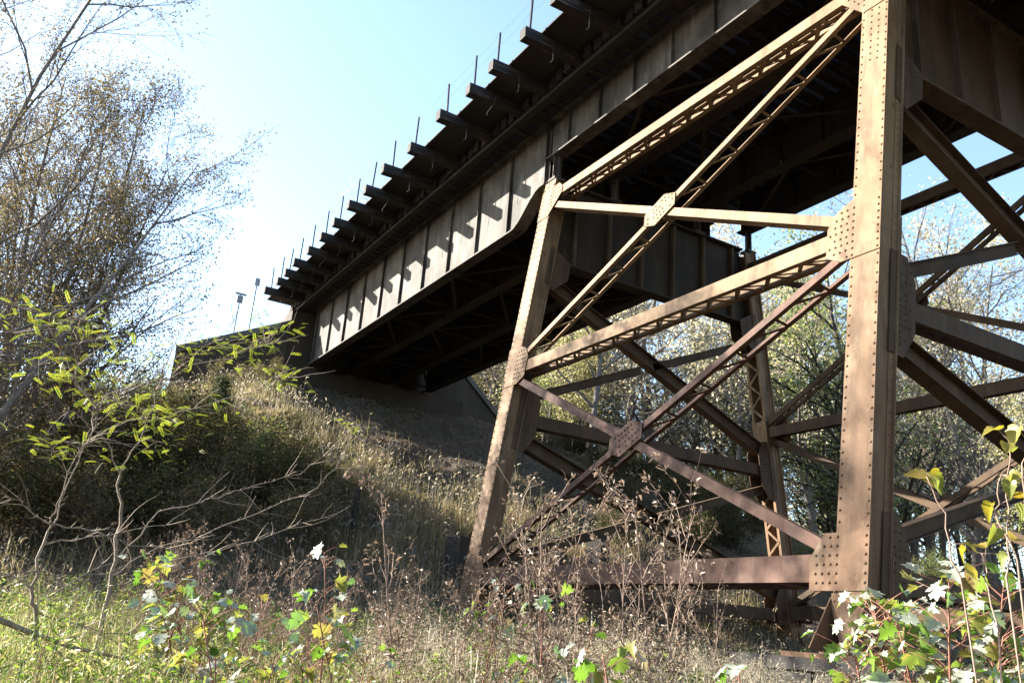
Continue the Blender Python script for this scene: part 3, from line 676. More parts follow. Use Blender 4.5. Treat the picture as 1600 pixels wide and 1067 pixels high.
# ------------------------------------------------------------------ plants
def polyline(rng, p, d, ln, n, wob, lift=0.0):
    pts = [np.asarray(p, float)]; d = norm(d)
    for i in range(n):
        d = norm(d + rng.normal(0, wob, 3) + np.array((0, 0, lift))); pts.append(pts[-1] + d*ln/n)
    return np.array(pts)
def side_dir(rng, d, ang):
    x = np.cross(d, rng.normal(size=3)); x = norm(x); return norm(d*math.cos(ang) + x*math.sin(ang))
def tree_parts(rng, stems, levels, leaf):
    """stems: list of (base, dir, length, radius). levels: per level (count, length ratio, angle, wobble, lift, start)"""
    wood = TB(); tips = []; tipd = []
    def rec(p, d, ln, r, lev):
        c, ratio, ang, wob, lift, start = levels[lev] if lev < len(levels) else (0, 0, 0, .14, .03, 0)
        n = 7 if lev == 0 else (5 if lev == 1 else 3)
        pts = polyline(rng, p, d, ln, n, wob, lift); last = lev >= len(levels)
        rad = np.linspace(r, r*(.14 if lev == 0 else .3), n+1); wood.tube(pts, rad, 7 if lev == 0 else (5 if lev == 1 else 3))
        if lev >= len(levels)-1:
            for t in np.linspace(.25, 1, 4 if last else 3):
                f = t*n; i = min(int(f), n-1); tips.append(pts[i]+(pts[i+1]-pts[i])*(f-i)); tipd.append(pts[i+1]-pts[i])
        if last: return
        for k in range(c):
            t = start + (1-start)*(k+rng.rand())/c; f = t*n; i = min(int(f), n-1); q_ = pts[i]+(pts[i+1]-pts[i])*(f-i)
            rec(q_, side_dir(rng, norm(pts[i+1]-pts[i]), ang*rng.uniform(.7, 1.25)), ln*ratio*rng.uniform(.6, 1.15)*(1-.45*t), max(rad[i]*.55, .006), lev+1)
    for b, d, ln, r in stems: rec(np.asarray(b, float), d, ln, r, 0)
    tips = np.array(tips); per, spread, size, upn = leaf
    n = int(len(tips)*per); ii = rng.randint(0, len(tips), n); lv = TB()
    lv.scatter(LEAF_V, LEAF_T, tips[ii]+rng.normal(0, spread, (n, 3)), rand_rot(rng, n, upn), size*rng.uniform(.6, 1.35, n))
    return wood, lv
def plant_tree(name, label, cat, loc, wood, lv, barkm, leafm, group=None):
    t = thing(name, label, cat, loc, group)
    o1 = wood.build('trunk', barkm, None, (0,0,0), smooth=True); o2 = lv.build('crown', leafm, None, (0,0,0))
    for o in (o1, o2): o.parent = t; o.location = (0,0,0)
    return t, [o1, o2]

rng = np.random.RandomState(21)
# --- the twiggy trees on the left bank
def left_tree(seed, nst, H, lean, per=2.6):
    r = np.random.RandomState(seed); st = []
    for i in range(nst):
        a = i*6.28/nst + r.rand(); st.append(((.45*math.cos(a), .45*math.sin(a), -.3), norm((lean[0]+.24*math.cos(a)*r.rand()*1.5, lean[1]+.24*math.sin(a)*r.rand()*1.5, 1.0)), H*r.uniform(.75, 1.05), .085*r.uniform(.7, 1.2)))
    return tree_parts(r, st, [(15, .40, .75, .06, .03, .12), (9, .50, .7, .12, .05, .12), (6, .55, .65, .16, .06, .08)], (per, .14, .062, .1))
def base_at(X, Y): return (X, Y, float(G(X, Y)))
w, l = left_tree(3, 11, 12.0, (-.02, -.02), 2.6); plant_tree('bank_tree', 'many stemmed twiggy tree with small brown leaves spreading towards the bridge', 'tree', base_at(17.0, -9.3), w, l, 'bark_pale', 'leaf_left', 'twiggy trees on the left bank')
w, l = left_tree(9, 8, 15.5, (.0, .14), 1.3); tA, kA = plant_tree('bank_tree', 'tall thinly leaved tree with long arching branches over the locust sapling', 'tree', base_at(12.6, -11.9), w, l, 'bark_pale', 'leaf_left', 'twiggy trees on the left bank')
w, l = left_tree(14, 6, 9.5, (0, .05), 2.0); tB, kB = plant_tree('bank_tree', 'leafy many stemmed tree half hidden behind the spreading twiggy tree', 'tree', base_at(33.0, -15.5), w, l, 'bark_dark', 'leaf_wood', 'twiggy trees on the left bank')
for (X, Y, s, rz) in ((29.0, -17.5, .9, 2.0), (22.0, -15.5, .85, 4.1), (38.0, -14.5, .8, 1.1), (36.0, -21.0, 1.05, 3.0), (25.5, -14.0, .6, 5.2)):
    copy_thing(tB, kB, base_at(X, Y), rz, s, 'leafy tree growing behind the spreading twiggy tree on the bank')
# --- woods behind the tower
def wood_tree(seed, H, r0, nst=1, per=5.0, size=.15, spread=.30):
    r = np.random.RandomState(seed); st = [((.3*i, .2*i, -.4), norm((r.normal(0, .12)+.12*i, r.normal(0, .12)-.1*i, 1)), H*(1-.12*i), r0*(1-.2*i)) for i in range(nst)]
    return tree_parts(r, st, [(16, .44, .85, .06, .015, .16), (8, .50, .8, .13, .03, .15), (4, .55, .7, .18, .03, .1)], (per, spread, size, .2))
protos = []
for seed, H, r0, nst, per, lm, bk, lab, loc in (
        (31, 15, .20, 1, 3.6, 'leaf_wood_pale', 'bark_grey', 'pale cream leaved tree in the sunny woods behind the tower', (40, 24)),
        (32, 13, .19, 2, 2.4, 'leaf_wood', 'bark_dark', 'yellow green tree with dark forked trunk in the woods behind the tower', (26, 26)),
        (33, 13, .24, 2, 1.7, 'leaf_wood_green', 'bark_dark', 'dark trunked green tree in the woods behind the tower', (11.5, 17.5)),
        (34, 16, .20, 1, 1.1, 'leaf_wood_pale', 'bark_grey', 'nearly bare slender tree rising above the woods behind the tower', (21, 34))):
    w, l = wood_tree(seed, H, r0, nst, per); protos.append((*plant_tree('woodland_tree', lab, 'tree', base_at(*loc), w, l, bk, lm, 'woods behind the tower'), lab))
spots = [(0,46,20,1.0),(0,34,30,1.05),(1,41,31,.9),(0,52,30,1.15),(1,30,38,1.05),(0,26,44,1.1),(2,37,20,.75),(1,34,17,.7),(0,44,14,.9),(1,50,17,.9),(1,27,32,.9),(0,20,46,1.05),(1,15,38,1.0),(3,12,30,.95),
         (0,33,47,1.2),(1,58,24,1.1),(0,64,34,1.2),(3,31,26,1.0),(3,14,44,1.0),(3,9,36,.95),(3,24,38,1.0),(1,9,24,.8),(1,8,46,1.1),(0,45,45,1.25),(0,58,46,1.3),(1,24,56,1.2),(3,48,22,.9),(1,40,13.5,.55),(2,31,15.5,.5),(0,56,12,.95),(0,66,18,1.1)]
spots += [(0,34,17.5,.85),(1,37,19,.95),(0,41,20.5,1.0),(3,38,17,.9),(1,44,22,1.05),(0,47,24.5,1.1),(3,43,18,1.0),(0,52,25,1.2),(1,30,16.5,.6),(0,56,29,1.25),(3,50,21,1.1)]
rs_ = np.random.RandomState(55)
for _ in range(12):
    hd_, ds_ = math.radians(rs_.uniform(35, 46)), rs_.uniform(40, 66); spots.append((int(rs_.choice([0,3,3])), CAM[0]+ds_*math.cos(hd_), CAM[1]+ds_*math.sin(hd_), rs_.uniform(.8, 1.2)))
for _ in range(7):
    hd_, ds_ = math.radians(rs_.uniform(46, 63)), rs_.uniform(42, 66); spots.append((int(rs_.choice([0,3,3])), CAM[0]+ds_*math.cos(hd_), CAM[1]+ds_*math.sin(hd_), rs_.uniform(.8, 1.1)))
rs_ = np.random.RandomState(99)
for _ in range(30):
    hd_, ds_ = math.radians(24+36*rs_.rand()**1.4), rs_.uniform(44, 78); spots.append((int(rs_.choice([0,0,1,3,3])), CAM[0]+ds_*math.cos(hd_), CAM[1]+ds_*math.sin(hd_), rs_.uniform(.95, 1.35)))
spots = [q_ for q_ in spots if not (q_[1] > 27 and -4 < q_[2] < 13.5)]
for i, (k, X, Y, s) in enumerate(spots): copy_thing(protos[k][0], protos[k][1], base_at(X, Y), i*2.4, s, protos[k][2])
rs_ = np.random.RandomState(17)      # unseen trees added behind the camera to cut the sky light
for i in range(30):
    hd_, ds_ = math.radians(rs_.uniform(85, 285)), rs_.uniform(15, 38); k = i % 3
    copy_thing(protos[k][0], protos[k][1], base_at(CAM[0]+ds_*math.cos(hd_), CAM[1]+ds_*math.sin(hd_)), i*1.3, rs_.uniform(1.0, 1.35), 'tall unseen woodland tree added behind the viewer to block sky light')['group'] = 'added sky blocking trees behind the viewer'
# far wood that reads as one mass
tb2 = TB(); n = 110000; an = rng.uniform(-.45, 1.35, n); rr = rng.uniform(75, 130, n); hz = rng.rand(n)**.8*(13+3*np.sin(an*23)+2*np.sin(an*57))
P = np.stack([CAM[0]+rr*np.cos(an), CAM[1]+rr*np.sin(an), hz-1.8], 1); far_left = an < .35; P[far_left, 2] += 3; P[an > .9, 2] = -1.8 + (P[an > .9, 2]+1.8)*.6
tb2.scatter(LEAF_V, LEAF_T, P, rand_rot(rng, n, .2), rng.uniform(.45, 1.0, n)); tb2.build('far_wood', 'leaf_wood_pale', kind='stuff')['label'] = 'distant autumn wood closing the view behind the nearer trees'

# --- shrubs on the bank
def shrub_parts(seed, H, per, size, spread, lv=2):
    r = np.random.RandomState(seed); st = []
    for i in range(9):
        a = r.rand()*6.28; st.append(((.25*math.cos(a), .25*math.sin(a), -.1), norm((.75*math.cos(a)*r.rand(), .75*math.sin(a)*r.rand(), 1)), H*r.uniform(.6, 1.1), .016))
    return tree_parts(r, st, [(7, .55, .8, .13, .03, .1), (4, .55, .8, .18, .03, .1)], (per, spread, size, .25))
sh = []
for seed, H, per, size, lm, lab in ((41, 2.0, 3.4, .085, 'leaf_shrub', 'dark leafy shrub under the twiggy trees behind the thorny saplings'), (42, 1.6, 4.5, .055, 'leaf_wood_green', 'bright green shrub under the twiggy trees behind the thorny saplings'), (43, 1.5, 3.0, .065, 'dry_scrub', 'dry brown brushy shrub on the bank between the cedar bush and the split post')):
    w, l = shrub_parts(seed, H, per, size, .10); sh.append((*plant_tree('shrub', lab, 'shrub', base_at(16, -4-seed % 3), w, l, 'bark_grey' if lm == 'dry_scrub' else 'bark_dark', lm, 'shrubs on the bank'), lab))
cnt = 0
for px, py, k, s in [(30,640,1,1.1),(90,600,1,1.2),(160,590,1,1.1),(230,575,1,1.0),(60,700,0,1.2),(130,690,0,1.2),(20,760,0,1.3),(90,780,0,1.2),(160,760,0,1.1),(230,700,0,1.1),(250,780,0,1.1),(60,850,0,1.1),(20,840,0,1.2),(140,850,0,1.1),(240,850,0,1.0),
        (330,740,0,1.15),(390,740,0,1.1),(440,730,0,.9),(340,800,0,1.0),(400,800,0,1.0),(470,780,0,.85),(310,860,0,.9),(380,860,2,.9),(460,850,2,.9),(520,840,2,.8),(290,660,2,1.0),(300,610,2,.9),(360,610,2,.8),(420,600,2,.7),(520,790,2,.7),(200,640,2,1.1),(120,640,2,1.1),
        (1000,760,0,1.0),(1060,790,0,1.1),(1120,800,0,1.1),(1080,740,0,.9),(950,790,0,.8),(1150,860,0,1.0),(1260,900,1,1.0),(1450,930,1,1.1),(1540,900,1,1.3),(1500,960,2,1.0),(1590,950,1,1.2),(960,860,0,.8),(870,700,2,.8),(900,715,0,.8),(935,735,0,.8),(975,745,0,.9),(1030,765,0,1.0),(1090,785,0,1.1),(1140,810,0,1.1),(1000,790,2,.9),(930,760,2,.8),(1060,810,0,1.0),(1120,840,0,1.0),(1180,830,0,1.1)]:
    h = ground_hit(px, py)
    if h is None: h = np.array((*(CAM[:2] + norm(ray(px, py)[:2])*30), 0)); h[2] = G(h[0], h[1])
    if h[0] > 29 and -.5 < h[1] < 9.8: continue
    if k == 0 and px < 700 and cnt % 5 in (1, 3): k = 2
    kind_ = ('dark leafy shrub', 'bright green shrub', 'dry brown brushy shrub')[k]
    where = 'under the twiggy trees behind the thorny saplings' if px < 270 else ('on the bank between the cedar bush and the split post' if px < 600 else ('on the slope behind the crossed tower braces' if px < 1200 else 'beyond the tall tower leg under the woods'))
    copy_thing(sh[k][0], sh[k][1], (h[0], h[1], float(G(h[0], h[1]))), cnt*1.9, s, kind_ + ' ' + where); cnt += 1
# cedar bush
def cedar():
    r = np.random.RandomState(5); wood = TB(); lv = TB(); wood.tube(polyline(r, (0,0,-.2), (0,0,1), 2.3, 6, .04), np.linspace(.05, .01, 7), 6)
    P = []; D = []
    for i in range(150):
        z = r.rand()**.8*2.0; a = r.rand()*6.28; ln = (1.15-.45*z)*r.uniform(.6, 1.1); pts = polyline(r, (0,0,z+.1), (math.cos(a), math.sin(a), .35), ln, 4, .12, .03); wood.tube(pts, np.linspace(.012, .004, 5), 3)
        for t in r.rand(int(60*ln)+8): f = t*4; j = min(int(f), 3); P.append(pts[j]+(pts[j+1]-pts[j])*(f-j)+r.normal(0, .05, 3)); D.append(0)
    P = np.array(P); lv.scatter(LEAF_V*np.array((1,.35,1)), LEAF_T, P, rand_rot(r, len(P), .1), .10*r.uniform(.7, 1.3, len(P))); return wood, lv
w, l = cedar(); h = ground_hit(330, 700); plant_tree('cedar_bush', 'soft dark green cedar bush on the bank below the wing wall', 'bush', h, w, l, 'bark_dark', 'leaf_cedar')

# --- grass and ground cover
def blades(rng, P, h, width, lean=.35):
    n = len(P); a = rng.rand(n)*6.28; side = np.stack([np.cos(a), np.sin(a), np.zeros(n)], 1); b = rng.rand(n)*6.28
    ln = np.stack([np.cos(b), np.sin(b), np.zeros(n)], 1)*(lean*rng.rand(n)*1.6)[:, None]; up = np.array((0, 0, 1.0)); h = h[:, None]; w = (width*rng.uniform(.6, 1.4, n))[:, None]
    V = np.stack([P-side*w, P+side*w, P+up*h*.55+ln*h*.35-side*w*.8, P+up*h*.55+ln*h*.35+side*w*.8, P+up*h*(1-.12*np.abs(ln).sum(1, keepdims=True))+ln*h], 1)
    T = np.array([(0,1,3),(0,3,2),(2,3,4)]); TT = (T[None] + (np.arange(n)*5)[:, None, None]).reshape(-1, 3); return V.reshape(-1, 3), TT
def polar(rng, n, h0, h1, r0, r1, pw=.5):
    an = np.radians(rng.uniform(h0, h1, n)); r = r0 + (r1-r0)*rng.rand(n)**pw; X = CAM[0]+r*np.cos(an); Y = CAM[1]+r*np.sin(an); return np.stack([X, Y, G(X, Y)-.02], 1), r
def clump(rng, P, sig, cut=.5):
    """keeps points in uneven patches"""
    v = np.sin(P[:,0]*1.7+P[:,1]*.6)*np.sin(P[:,1]*1.9-P[:,0]*.8+2) + .5*np.sin(P[:,0]*4.1+1)*np.sin(P[:,1]*3.7); return P[v + rng.normal(0, sig, len(P)) > cut]
P, r = polar(rng, 42000, -2, 24, 3.2, 13, .6); P = clump(rng, P, .8, -.35); V, T = blades(rng, P, rng.uniform(.25, .75, len(P)), .006, .6)
g1 = tri_mesh('meadow_grass', V, T, 'grass_green', kind='stuff'); g1['label'] = 'long bright green grass at the foot of the thorny saplings'
P, r = polar(rng, 40000, 14, 66, 3.0, 16, .6); P = clump(rng, P, .9, -.1); V, T = blades(rng, P, rng.uniform(.25, .85, len(P)), .005, .5)
g2 = tri_mesh('dry_grass', V, T, 'grass_straw', kind='stuff'); g2['label'] = 'dry straw grass among the foreground weeds'
n = 130000; X = rng.uniform(9, 30, n); Y = rng.uniform(-9, 11, n); P = np.stack([X, Y, G(X, Y)-.02], 1)
lit = (X*.55 + rng.normal(0, 1.2, n) < 12.0 - .5*Y) | (Y < -.3+rng.normal(0, .6, n)); bare = (Y > 1.2) & (X > 17+rng.normal(0, 2, n)) & (rng.rand(n) > .16); dark = (Y < -2.2+rng.normal(0, .8, n)) | (X < 12+rng.normal(0, .8, n)+.25*Y); P = P[lit & ~bare & ~(dark & (rng.rand(n) > .22))]; P = clump(rng, P, .55, -.05)
V, T = blades(rng, P, rng.uniform(.15, .5, len(P))*(1.1+.5*np.sin(P[:,0]*1.3+2)*np.sin(P[:,1]*1.1)), .008, .8); g3 = tri_mesh('bank_grass', V, T, 'grass_straw', kind='stuff'); g3['label'] = 'pale seeding grass covering the sunlit bank beside the bridge'
n = 2600; ii = rng.randint(0, len(P), n); hb = rng.uniform(.45, .8, n); tb3 = TB()     # nodding seed heads
hd = np.array([(0,0,0),(.02,-.012,.05),(.06,0,.08),(.02,.012,.05),(.10,0,.06)]); tb3.scatter(hd*1.2, np.array([(0,1,2),(0,2,3),(1,4,2),(2,4,3)]), P[ii]+np.stack([np.zeros(n), np.zeros(n), hb], 1), rand_rot(rng, n, 3.0), rng.uniform(.8, 1.5, n))
V, T = blades(rng, P[ii], hb+.02, .004, .05); tb3.add(V, T); g4 = tb3.build('seed_heads', 'fluff', kind='stuff'); g4['label'] = 'nodding pale foxtail seed heads above the bank grass'
n = 60000; X = rng.uniform(4, 31, n); Y = rng.uniform(-12, 14, n); tb4 = TB(); tb4.scatter(LEAF_V, LEAF_T, np.stack([X, Y, G(X, Y)+.02], 1), rand_rot(rng, n, 1.5), rng.uniform(.04, .11, n)); tb4.build('leaf_litter', 'litter', kind='stuff')['label'] = 'fallen brown leaves and clods on the bank'
P, r = polar(rng, 9000, 2, 66, 3.0, 15, .62); P = clump(rng, P, .8, -.3); V, T = blades(rng, P, rng.uniform(.5, 1.15, len(P)), .0028, .22)
tri_mesh('dry_stems', V, T, 'dry_leaf', kind='stuff')['label'] = 'thin dead brown stems standing thickly among the foreground weeds'
n = 5200; X = rng.uniform(12, 30, n); Y = rng.uniform(-6, 13, n); X = np.where(rng.rand(n) < .5, rng.uniform(20, 29.3, n), X); tbr = TB()
oc = np.array([(1,0,0),(-1,0,0),(0,1,0),(0,-1,0),(0,0,.7),(0,0,-.7)], float)+rng.normal(0, .16, (6, 3)); ot = np.array([(0,2,4),(2,1,4),(1,3,4),(3,0,4),(2,0,5),(1,2,5),(3,1,5),(0,3,5)])
tbr.scatter(oc, ot, np.stack([X, Y, G(X, Y)+.01], 1), rand_rot(rng, n), .02+.07*rng.rand(n)**3); tbr.build('clods', 'ballast', kind='stuff')['label'] = 'loose stones and clods on the bare slope below the abutment'
# leafy weeds of the foreground: stems with small leaves
def sprig(seed, H, nl, size):
    r = np.random.RandomState(seed); tb = TB(); pts = polyline(r, (0,0,0), (0,0,1), H, 4, .10); tb.tube(pts, np.linspace(.004, .002, 5), 3)
    t = r.uniform(.25, 1, nl); f = t*4; i = np.minimum(f.astype(int), 3); Q = pts[i]+(pts[i+1]-pts[i])*(f-i)[:, None]; tb.scatter(LEAF_V*np.array((1.2,.5,1.5)), LEAF_T, Q, rand_rot(r, nl, .5), size*r.uniform(.6, 1.3, nl)); return np.vstack(tb.V), np.vstack(tb.T)
def zrot(rng, n):
    a = rng.rand(n)*6.28; R_ = np.zeros((n, 3, 3)); R_[:,0,0] = np.cos(a); R_[:,0,1] = -np.sin(a); R_[:,1,0] = np.sin(a); R_[:,1,1] = np.cos(a); R_[:,2,2] = 1; return R_
tb5 = TB()
for sd in range(4):
    v_, t_ = sprig(sd, .8, 16, .055); P, r = polar(rng, 2600, -2, 66, 2.6, 15, .62); P = clump(rng, P, .8, -.3); tb5.scatter(v_, t_, P, zrot(rng, len(P)), rng.uniform(.5, 1.15, len(P)))
for sd in range(4):
    v_, t_ = sprig(10+sd, .9, 18, .05); P, r = polar(rng, 420, 36, 64, 3.0, 8.5, .7); tb5.scatter(v_, t_, P, zrot(rng, len(P)), rng.uniform(.6, 1.0, len(P)))
o = tb5.build('leafy_weeds', 'weed_green', kind='stuff'); o['label'] = 'low leafy green and yellowing weeds filling the foreground'
def plume(seed):
    r = np.random.RandomState(seed); tb = TB(); pts = polyline(r, (0,0,0), (0,0,1), .95, 4, .10); tb.tube(pts, np.linspace(.004, .002, 5), 3); n = 110
    t = r.rand(n)**.6; Q = pts[-1] + np.stack([r.normal(0, .07, n), r.normal(0, .07, n), -.34*t+.05], 1); tb.scatter(LEAF_V*np.array((1,.32,1)), LEAF_T, Q, rand_rot(r, n), .026*r.uniform(.5, 1.4, n)); return np.vstack(tb.V), np.vstack(tb.T)
tb6 = TB()
for sd in range(4):
    v_, t_ = plume(60+sd); P, r = polar(rng, 380, 22, 67, 2.8, 12, .6); P = clump(rng, P, .7, -.2); tb6.scatter(v_, t_, P, zrot(rng, len(P)), rng.uniform(.75, 1.2, len(P)))
for sd in range(4):
    v_, t_ = plume(64+sd); P, r = polar(rng, 300, 36, 66, 3.2, 9.5, .7); tb6.scatter(v_, t_, P, zrot(rng, len(P)), rng.uniform(.8, 1.15, len(P)))
o = tb6.build('seed_plumes', 'fluff', kind='stuff'); o['label'] = 'fluffy pale seed plumes of faded goldenrod in the foreground'

# --- dry weed stalks standing in front of the tower
def stalk_parts(seed, H):
    r = np.random.RandomState(seed); st = TB(); lv = TB(); m = polyline(r, (0,0,-.1), (r.normal(0, .08), r.normal(0, .08), 1), H, 8, .05); st.tube(m, np.linspace(.0075, .003, 9), 5); Q = []
    for k in range(15):
        t = r.uniform(.3, .98); f = t*8; i = min(int(f), 7); p = m[i]+(m[i+1]-m[i])*(f-i); b = polyline(r, p, side_dir(r, norm(m[i+1]-m[i]), r.uniform(.4, .8)), H*r.uniform(.10, .26), 4, .16, .05); st.tube(b, np.linspace(.0035, .0016, 5), 3)
        Q += [b[-1], b[-2], b[-1], b[2]]
        for k2 in range(2):
            c = polyline(r, b[r.randint(1, 4)], side_dir(r, norm(b[2]-b[1]), .7), .12, 3, .3, .0); st.tube(c, np.linspace(.002, .001, 4), 3); Q += [c[-1]]
    Q += list(m[3:]); Q = np.array(Q); n = len(Q)*3; ii = r.randint(0, len(Q), n); lv.scatter(LEAF_V*np.array((1,.7,2.5)), LEAF_T, Q[ii]+r.normal(0, .015, (n, 3)), rand_rot(r, n), .040*r.uniform(.4, 1.5, n)); return st, lv
stk = []
for k in range(5):
    st, lv = stalk_parts(70+k, 1.9); t = thing('dry_weed', 'dead brown branching weed stalk with curled leaves before the tower', 'weed', base_at(-1-k*.3, -4+.3*k), 'dead weed stalks in the foreground')
    a = st.build('stem', 'stalk', None); b = lv.build('dried_leaves', 'dry_leaf', None)
    for o in (a, b): o.parent = t; o.location = (0,0,0)
    stk.append((t, [a, b]))
spots = [(650,6.5,2.05),(640,7.2,1.5),(690,6.0,1.4),(720,6.6,1.3),(805,6.4,1.75),(830,6.1,2.0),(842,6.9,2.1),(862,6.2,1.9),(885,7.0,1.85),(905,6.3,1.6),(950,6.8,1.5),(985,6.2,1.9),(1010,6.7,2.05),(1030,6.1,2.0),(1050,7.0,2.0),(1075,6.4,1.8),(1105,6.9,1.5),(770,7.2,1.4),(745,6.2,1.2),(600,7.5,1.2),(560,7.0,1.1),(520,8.0,1.2),(480,8.6,1.2),(430,9.0,1.1),(670,8.0,1.2),(920,8.0,1.4),(1000,8.2,1.6),(380,9.5,1.1),(330,10,1.1),(1130,7.4,1.2),(700,5.2,.9),(880,5.0,1.0),(1180,5.4,.9),(560,9.2,1.3),(500,10,1.3),(610,9.6,1.3),(450,11,1.3),(540,11,1.4)]
rs_ = np.random.RandomState(123)
spots += [(rs_.uniform(540, 1160), rs_.uniform(4.8, 8.5), rs_.uniform(.9, 1.7)) for _ in range(9)]
NFRONT = len(spots)
spots += [(rs_.uniform(200, 760), rs_.uniform(8, 15.5), rs_.uniform(.8, 1.6)) for _ in range(80)]
for i, (px, d, H) in enumerate(spots):
    rd = norm(ray(px, 985)[:2]); X, Y = CAM[:2]+rd*d
    if i < 5: t = stk[i][0]; t.location = flip(base_at(X, Y)); t.scale = (H/1.9,)*3; t.rotation_euler = (0, 0, i*1.3)
    else: copy_thing(stk[i % 5][0], stk[i % 5][1], base_at(X, Y), i*1.7, H/1.9, None if i < NFRONT else 'dead brown weed stalk at the foot of the grassy bank behind the maple saplings')

# --- maple saplings with broad lobed leaves
half = [(.0,.0),(.10,.20),(.02,.36),(.22,.30),(.30,.42),(.40,.62),(.46,.40),(.56,.26),(.62,.40),(.74,.30),(.80,.34),(.80,.16),(1.0,.0)]
ML = [(0,0)] + [(x-.05, y) for x, y in half[1:]]; rj = np.random.RandomState(4); ML = [ML[0]] + [(x+rj.normal(0, .012), y*(1+rj.normal(0, .06))) for x, y in ML[1:-1]] + [ML[-1]]; out = ML + [(x, -y) for x, y in ML[-2:0:-1]]
def lobed(out, curl, fold, mid=.34): return np.array([(mid, 0, -curl*mid*mid)] + [(x, y*(1-fold*.25), fold*abs(y)-curl*x*x*(1+.6*abs(y))) for x, y in out]), np.array([(0, 1+i, 1+(i+1) % len(out)) for i in range(len(out))])
MAPLES = [lobed(out, .15, .15), lobed(out, .45, .35), lobed(out, -.2, .5), lobed(out, .6, -.2), lobed(out, .3, .9)]
rh = [(0,0),(-.08,.18),(-.06,.36),(.10,.50),(.26,.44),(.36,.54),(.52,.40),(.62,.38),(.74,.24),(.84,.16),(1.0,0)]; ro = rh + [(x, -y) for x, y in rh[-2:0:-1]]
BROAD = [lobed(ro, .3, .3), lobed(ro, .7, .5), lobed(ro, -.2, .6)]
def scatter_mix(tb, temps, P, R_, sc, r):
    k = r.randint(0, len(temps), len(P))
    for i, (v_, t_) in enumerate(temps): m = k == i; tb.scatter(v_, t_, P[m], R_[m], sc[m])
def droop_rot(rng, D, tilt):
    """frames for leaves hanging outwards along D"""
    n = len(D); D = D + np.stack([rng.normal(0, .35, n), rng.normal(0, .35, n), -tilt+rng.normal(0, .35, n)], 1); x = D/np.linalg.norm(D, axis=1, keepdims=True)
    z = rng.normal(0, .45, (n, 3)); z[:, 2] += 1; y = np.cross(z, x); y /= np.linalg.norm(y, axis=1, keepdims=True); return np.stack([x, y, np.cross(x, y)], 2)
def maple(px, dist, topy, spread, nb, nl, size, label, seed, lm='leaf_maple'):
    r = np.random.RandomState(seed); top = at(px, topy, dist); bx, by = top[0], top[1]; gz = float(G(bx, by)); H = top[2]-gz; st = TB(); lv = TB(); P = []; D = []
    for k in range(nb):
        o = r.normal(0, .10, 2); hk = H*r.uniform(.72, 1.0) if k else H; m = polyline(r, (o[0], o[1], -.05), (r.normal(0, .12)*spread, r.normal(0, .12)*spread, 1), hk, 7, .06); st.tube(m, np.linspace(.009, .003, 8), 5)
        for j in range(int(nl*3.2)//nb):
            t = 1-.62*r.rand()**1.3; f = min(t, .999)*7; i = int(f); p = m[i]+(m[i+1]-m[i])*(f-i); a = r.rand()*6.28; d = norm((math.cos(a), math.sin(a), .55)); e = p + d*r.uniform(.07, .17)*spread
            st.tube(np.array([p, (p+e)/2+(0,0,.012), e]), [.0022, .002, .0016], 3); P.append(e); D.append(d)
    P = np.array(P); D = np.array(D); scatter_mix(lv, MAPLES, P, droop_rot(r, D, .75), size*r.uniform(.2, .62, len(P)), r)
    t = thing('maple_sapling' if lm == 'leaf_maple' else 'vine', label, 'sapling' if lm == 'leaf_maple' else 'vine', (bx, by, gz))
    for o in (st.build('stem', 'stem_red', None, smooth=True), lv.build('leaves', lm, None)): o.parent = t; o.location = (0,0,0)
    return t
maple(1475, 4.6, 885, 1.3, 8, 140, .175, 'bushy maple sapling with bright silvery leaves at the tall leg foot', 81)
maple(1530, 4.4, 935, 1.4, 4, 60, .17, 'smaller silvery maple sapling beside the bushy one with bright silvery leaves', 87)
maple(1075, 3.3, 985, 1.0, 3, 16, .19, 'low maple seedling with large green and white leaves below the bottom strut', 82)
maple(1170, 3.8, 1015, 1.2, 3, 22, .16, 'low leafy maple seedling under the foot of the tall leg', 88)
maple(885, 5.0, 925, .9, 2, 16, .16, 'slender maple seedling in front of the masonry wall among dead stalks', 83)
maple(580, 5.6, 850, 1.0, 2, 18, .20, 'maple sapling with drooping pale leaves before the split timber post', 84)
maple(350, 6.6, 855, 1.7, 5, 60, .20, 'broad maple sapling with green leaves under the thorny branches', 85)
maple(450, 5.0, 925, 1.5, 4, 46, .15, 'spreading maple sapling with green and silver leaves in the weeds', 86)
maple(740, 6.4, 905, 1.2, 2, 20, .12, 'small maple sapling at the foot of the narrow riveted leg', 89)
maple(540, 5.2, 985, 1.4, 3, 30, .10, 'low maple seedling in the weeds between the larger saplings', 91)
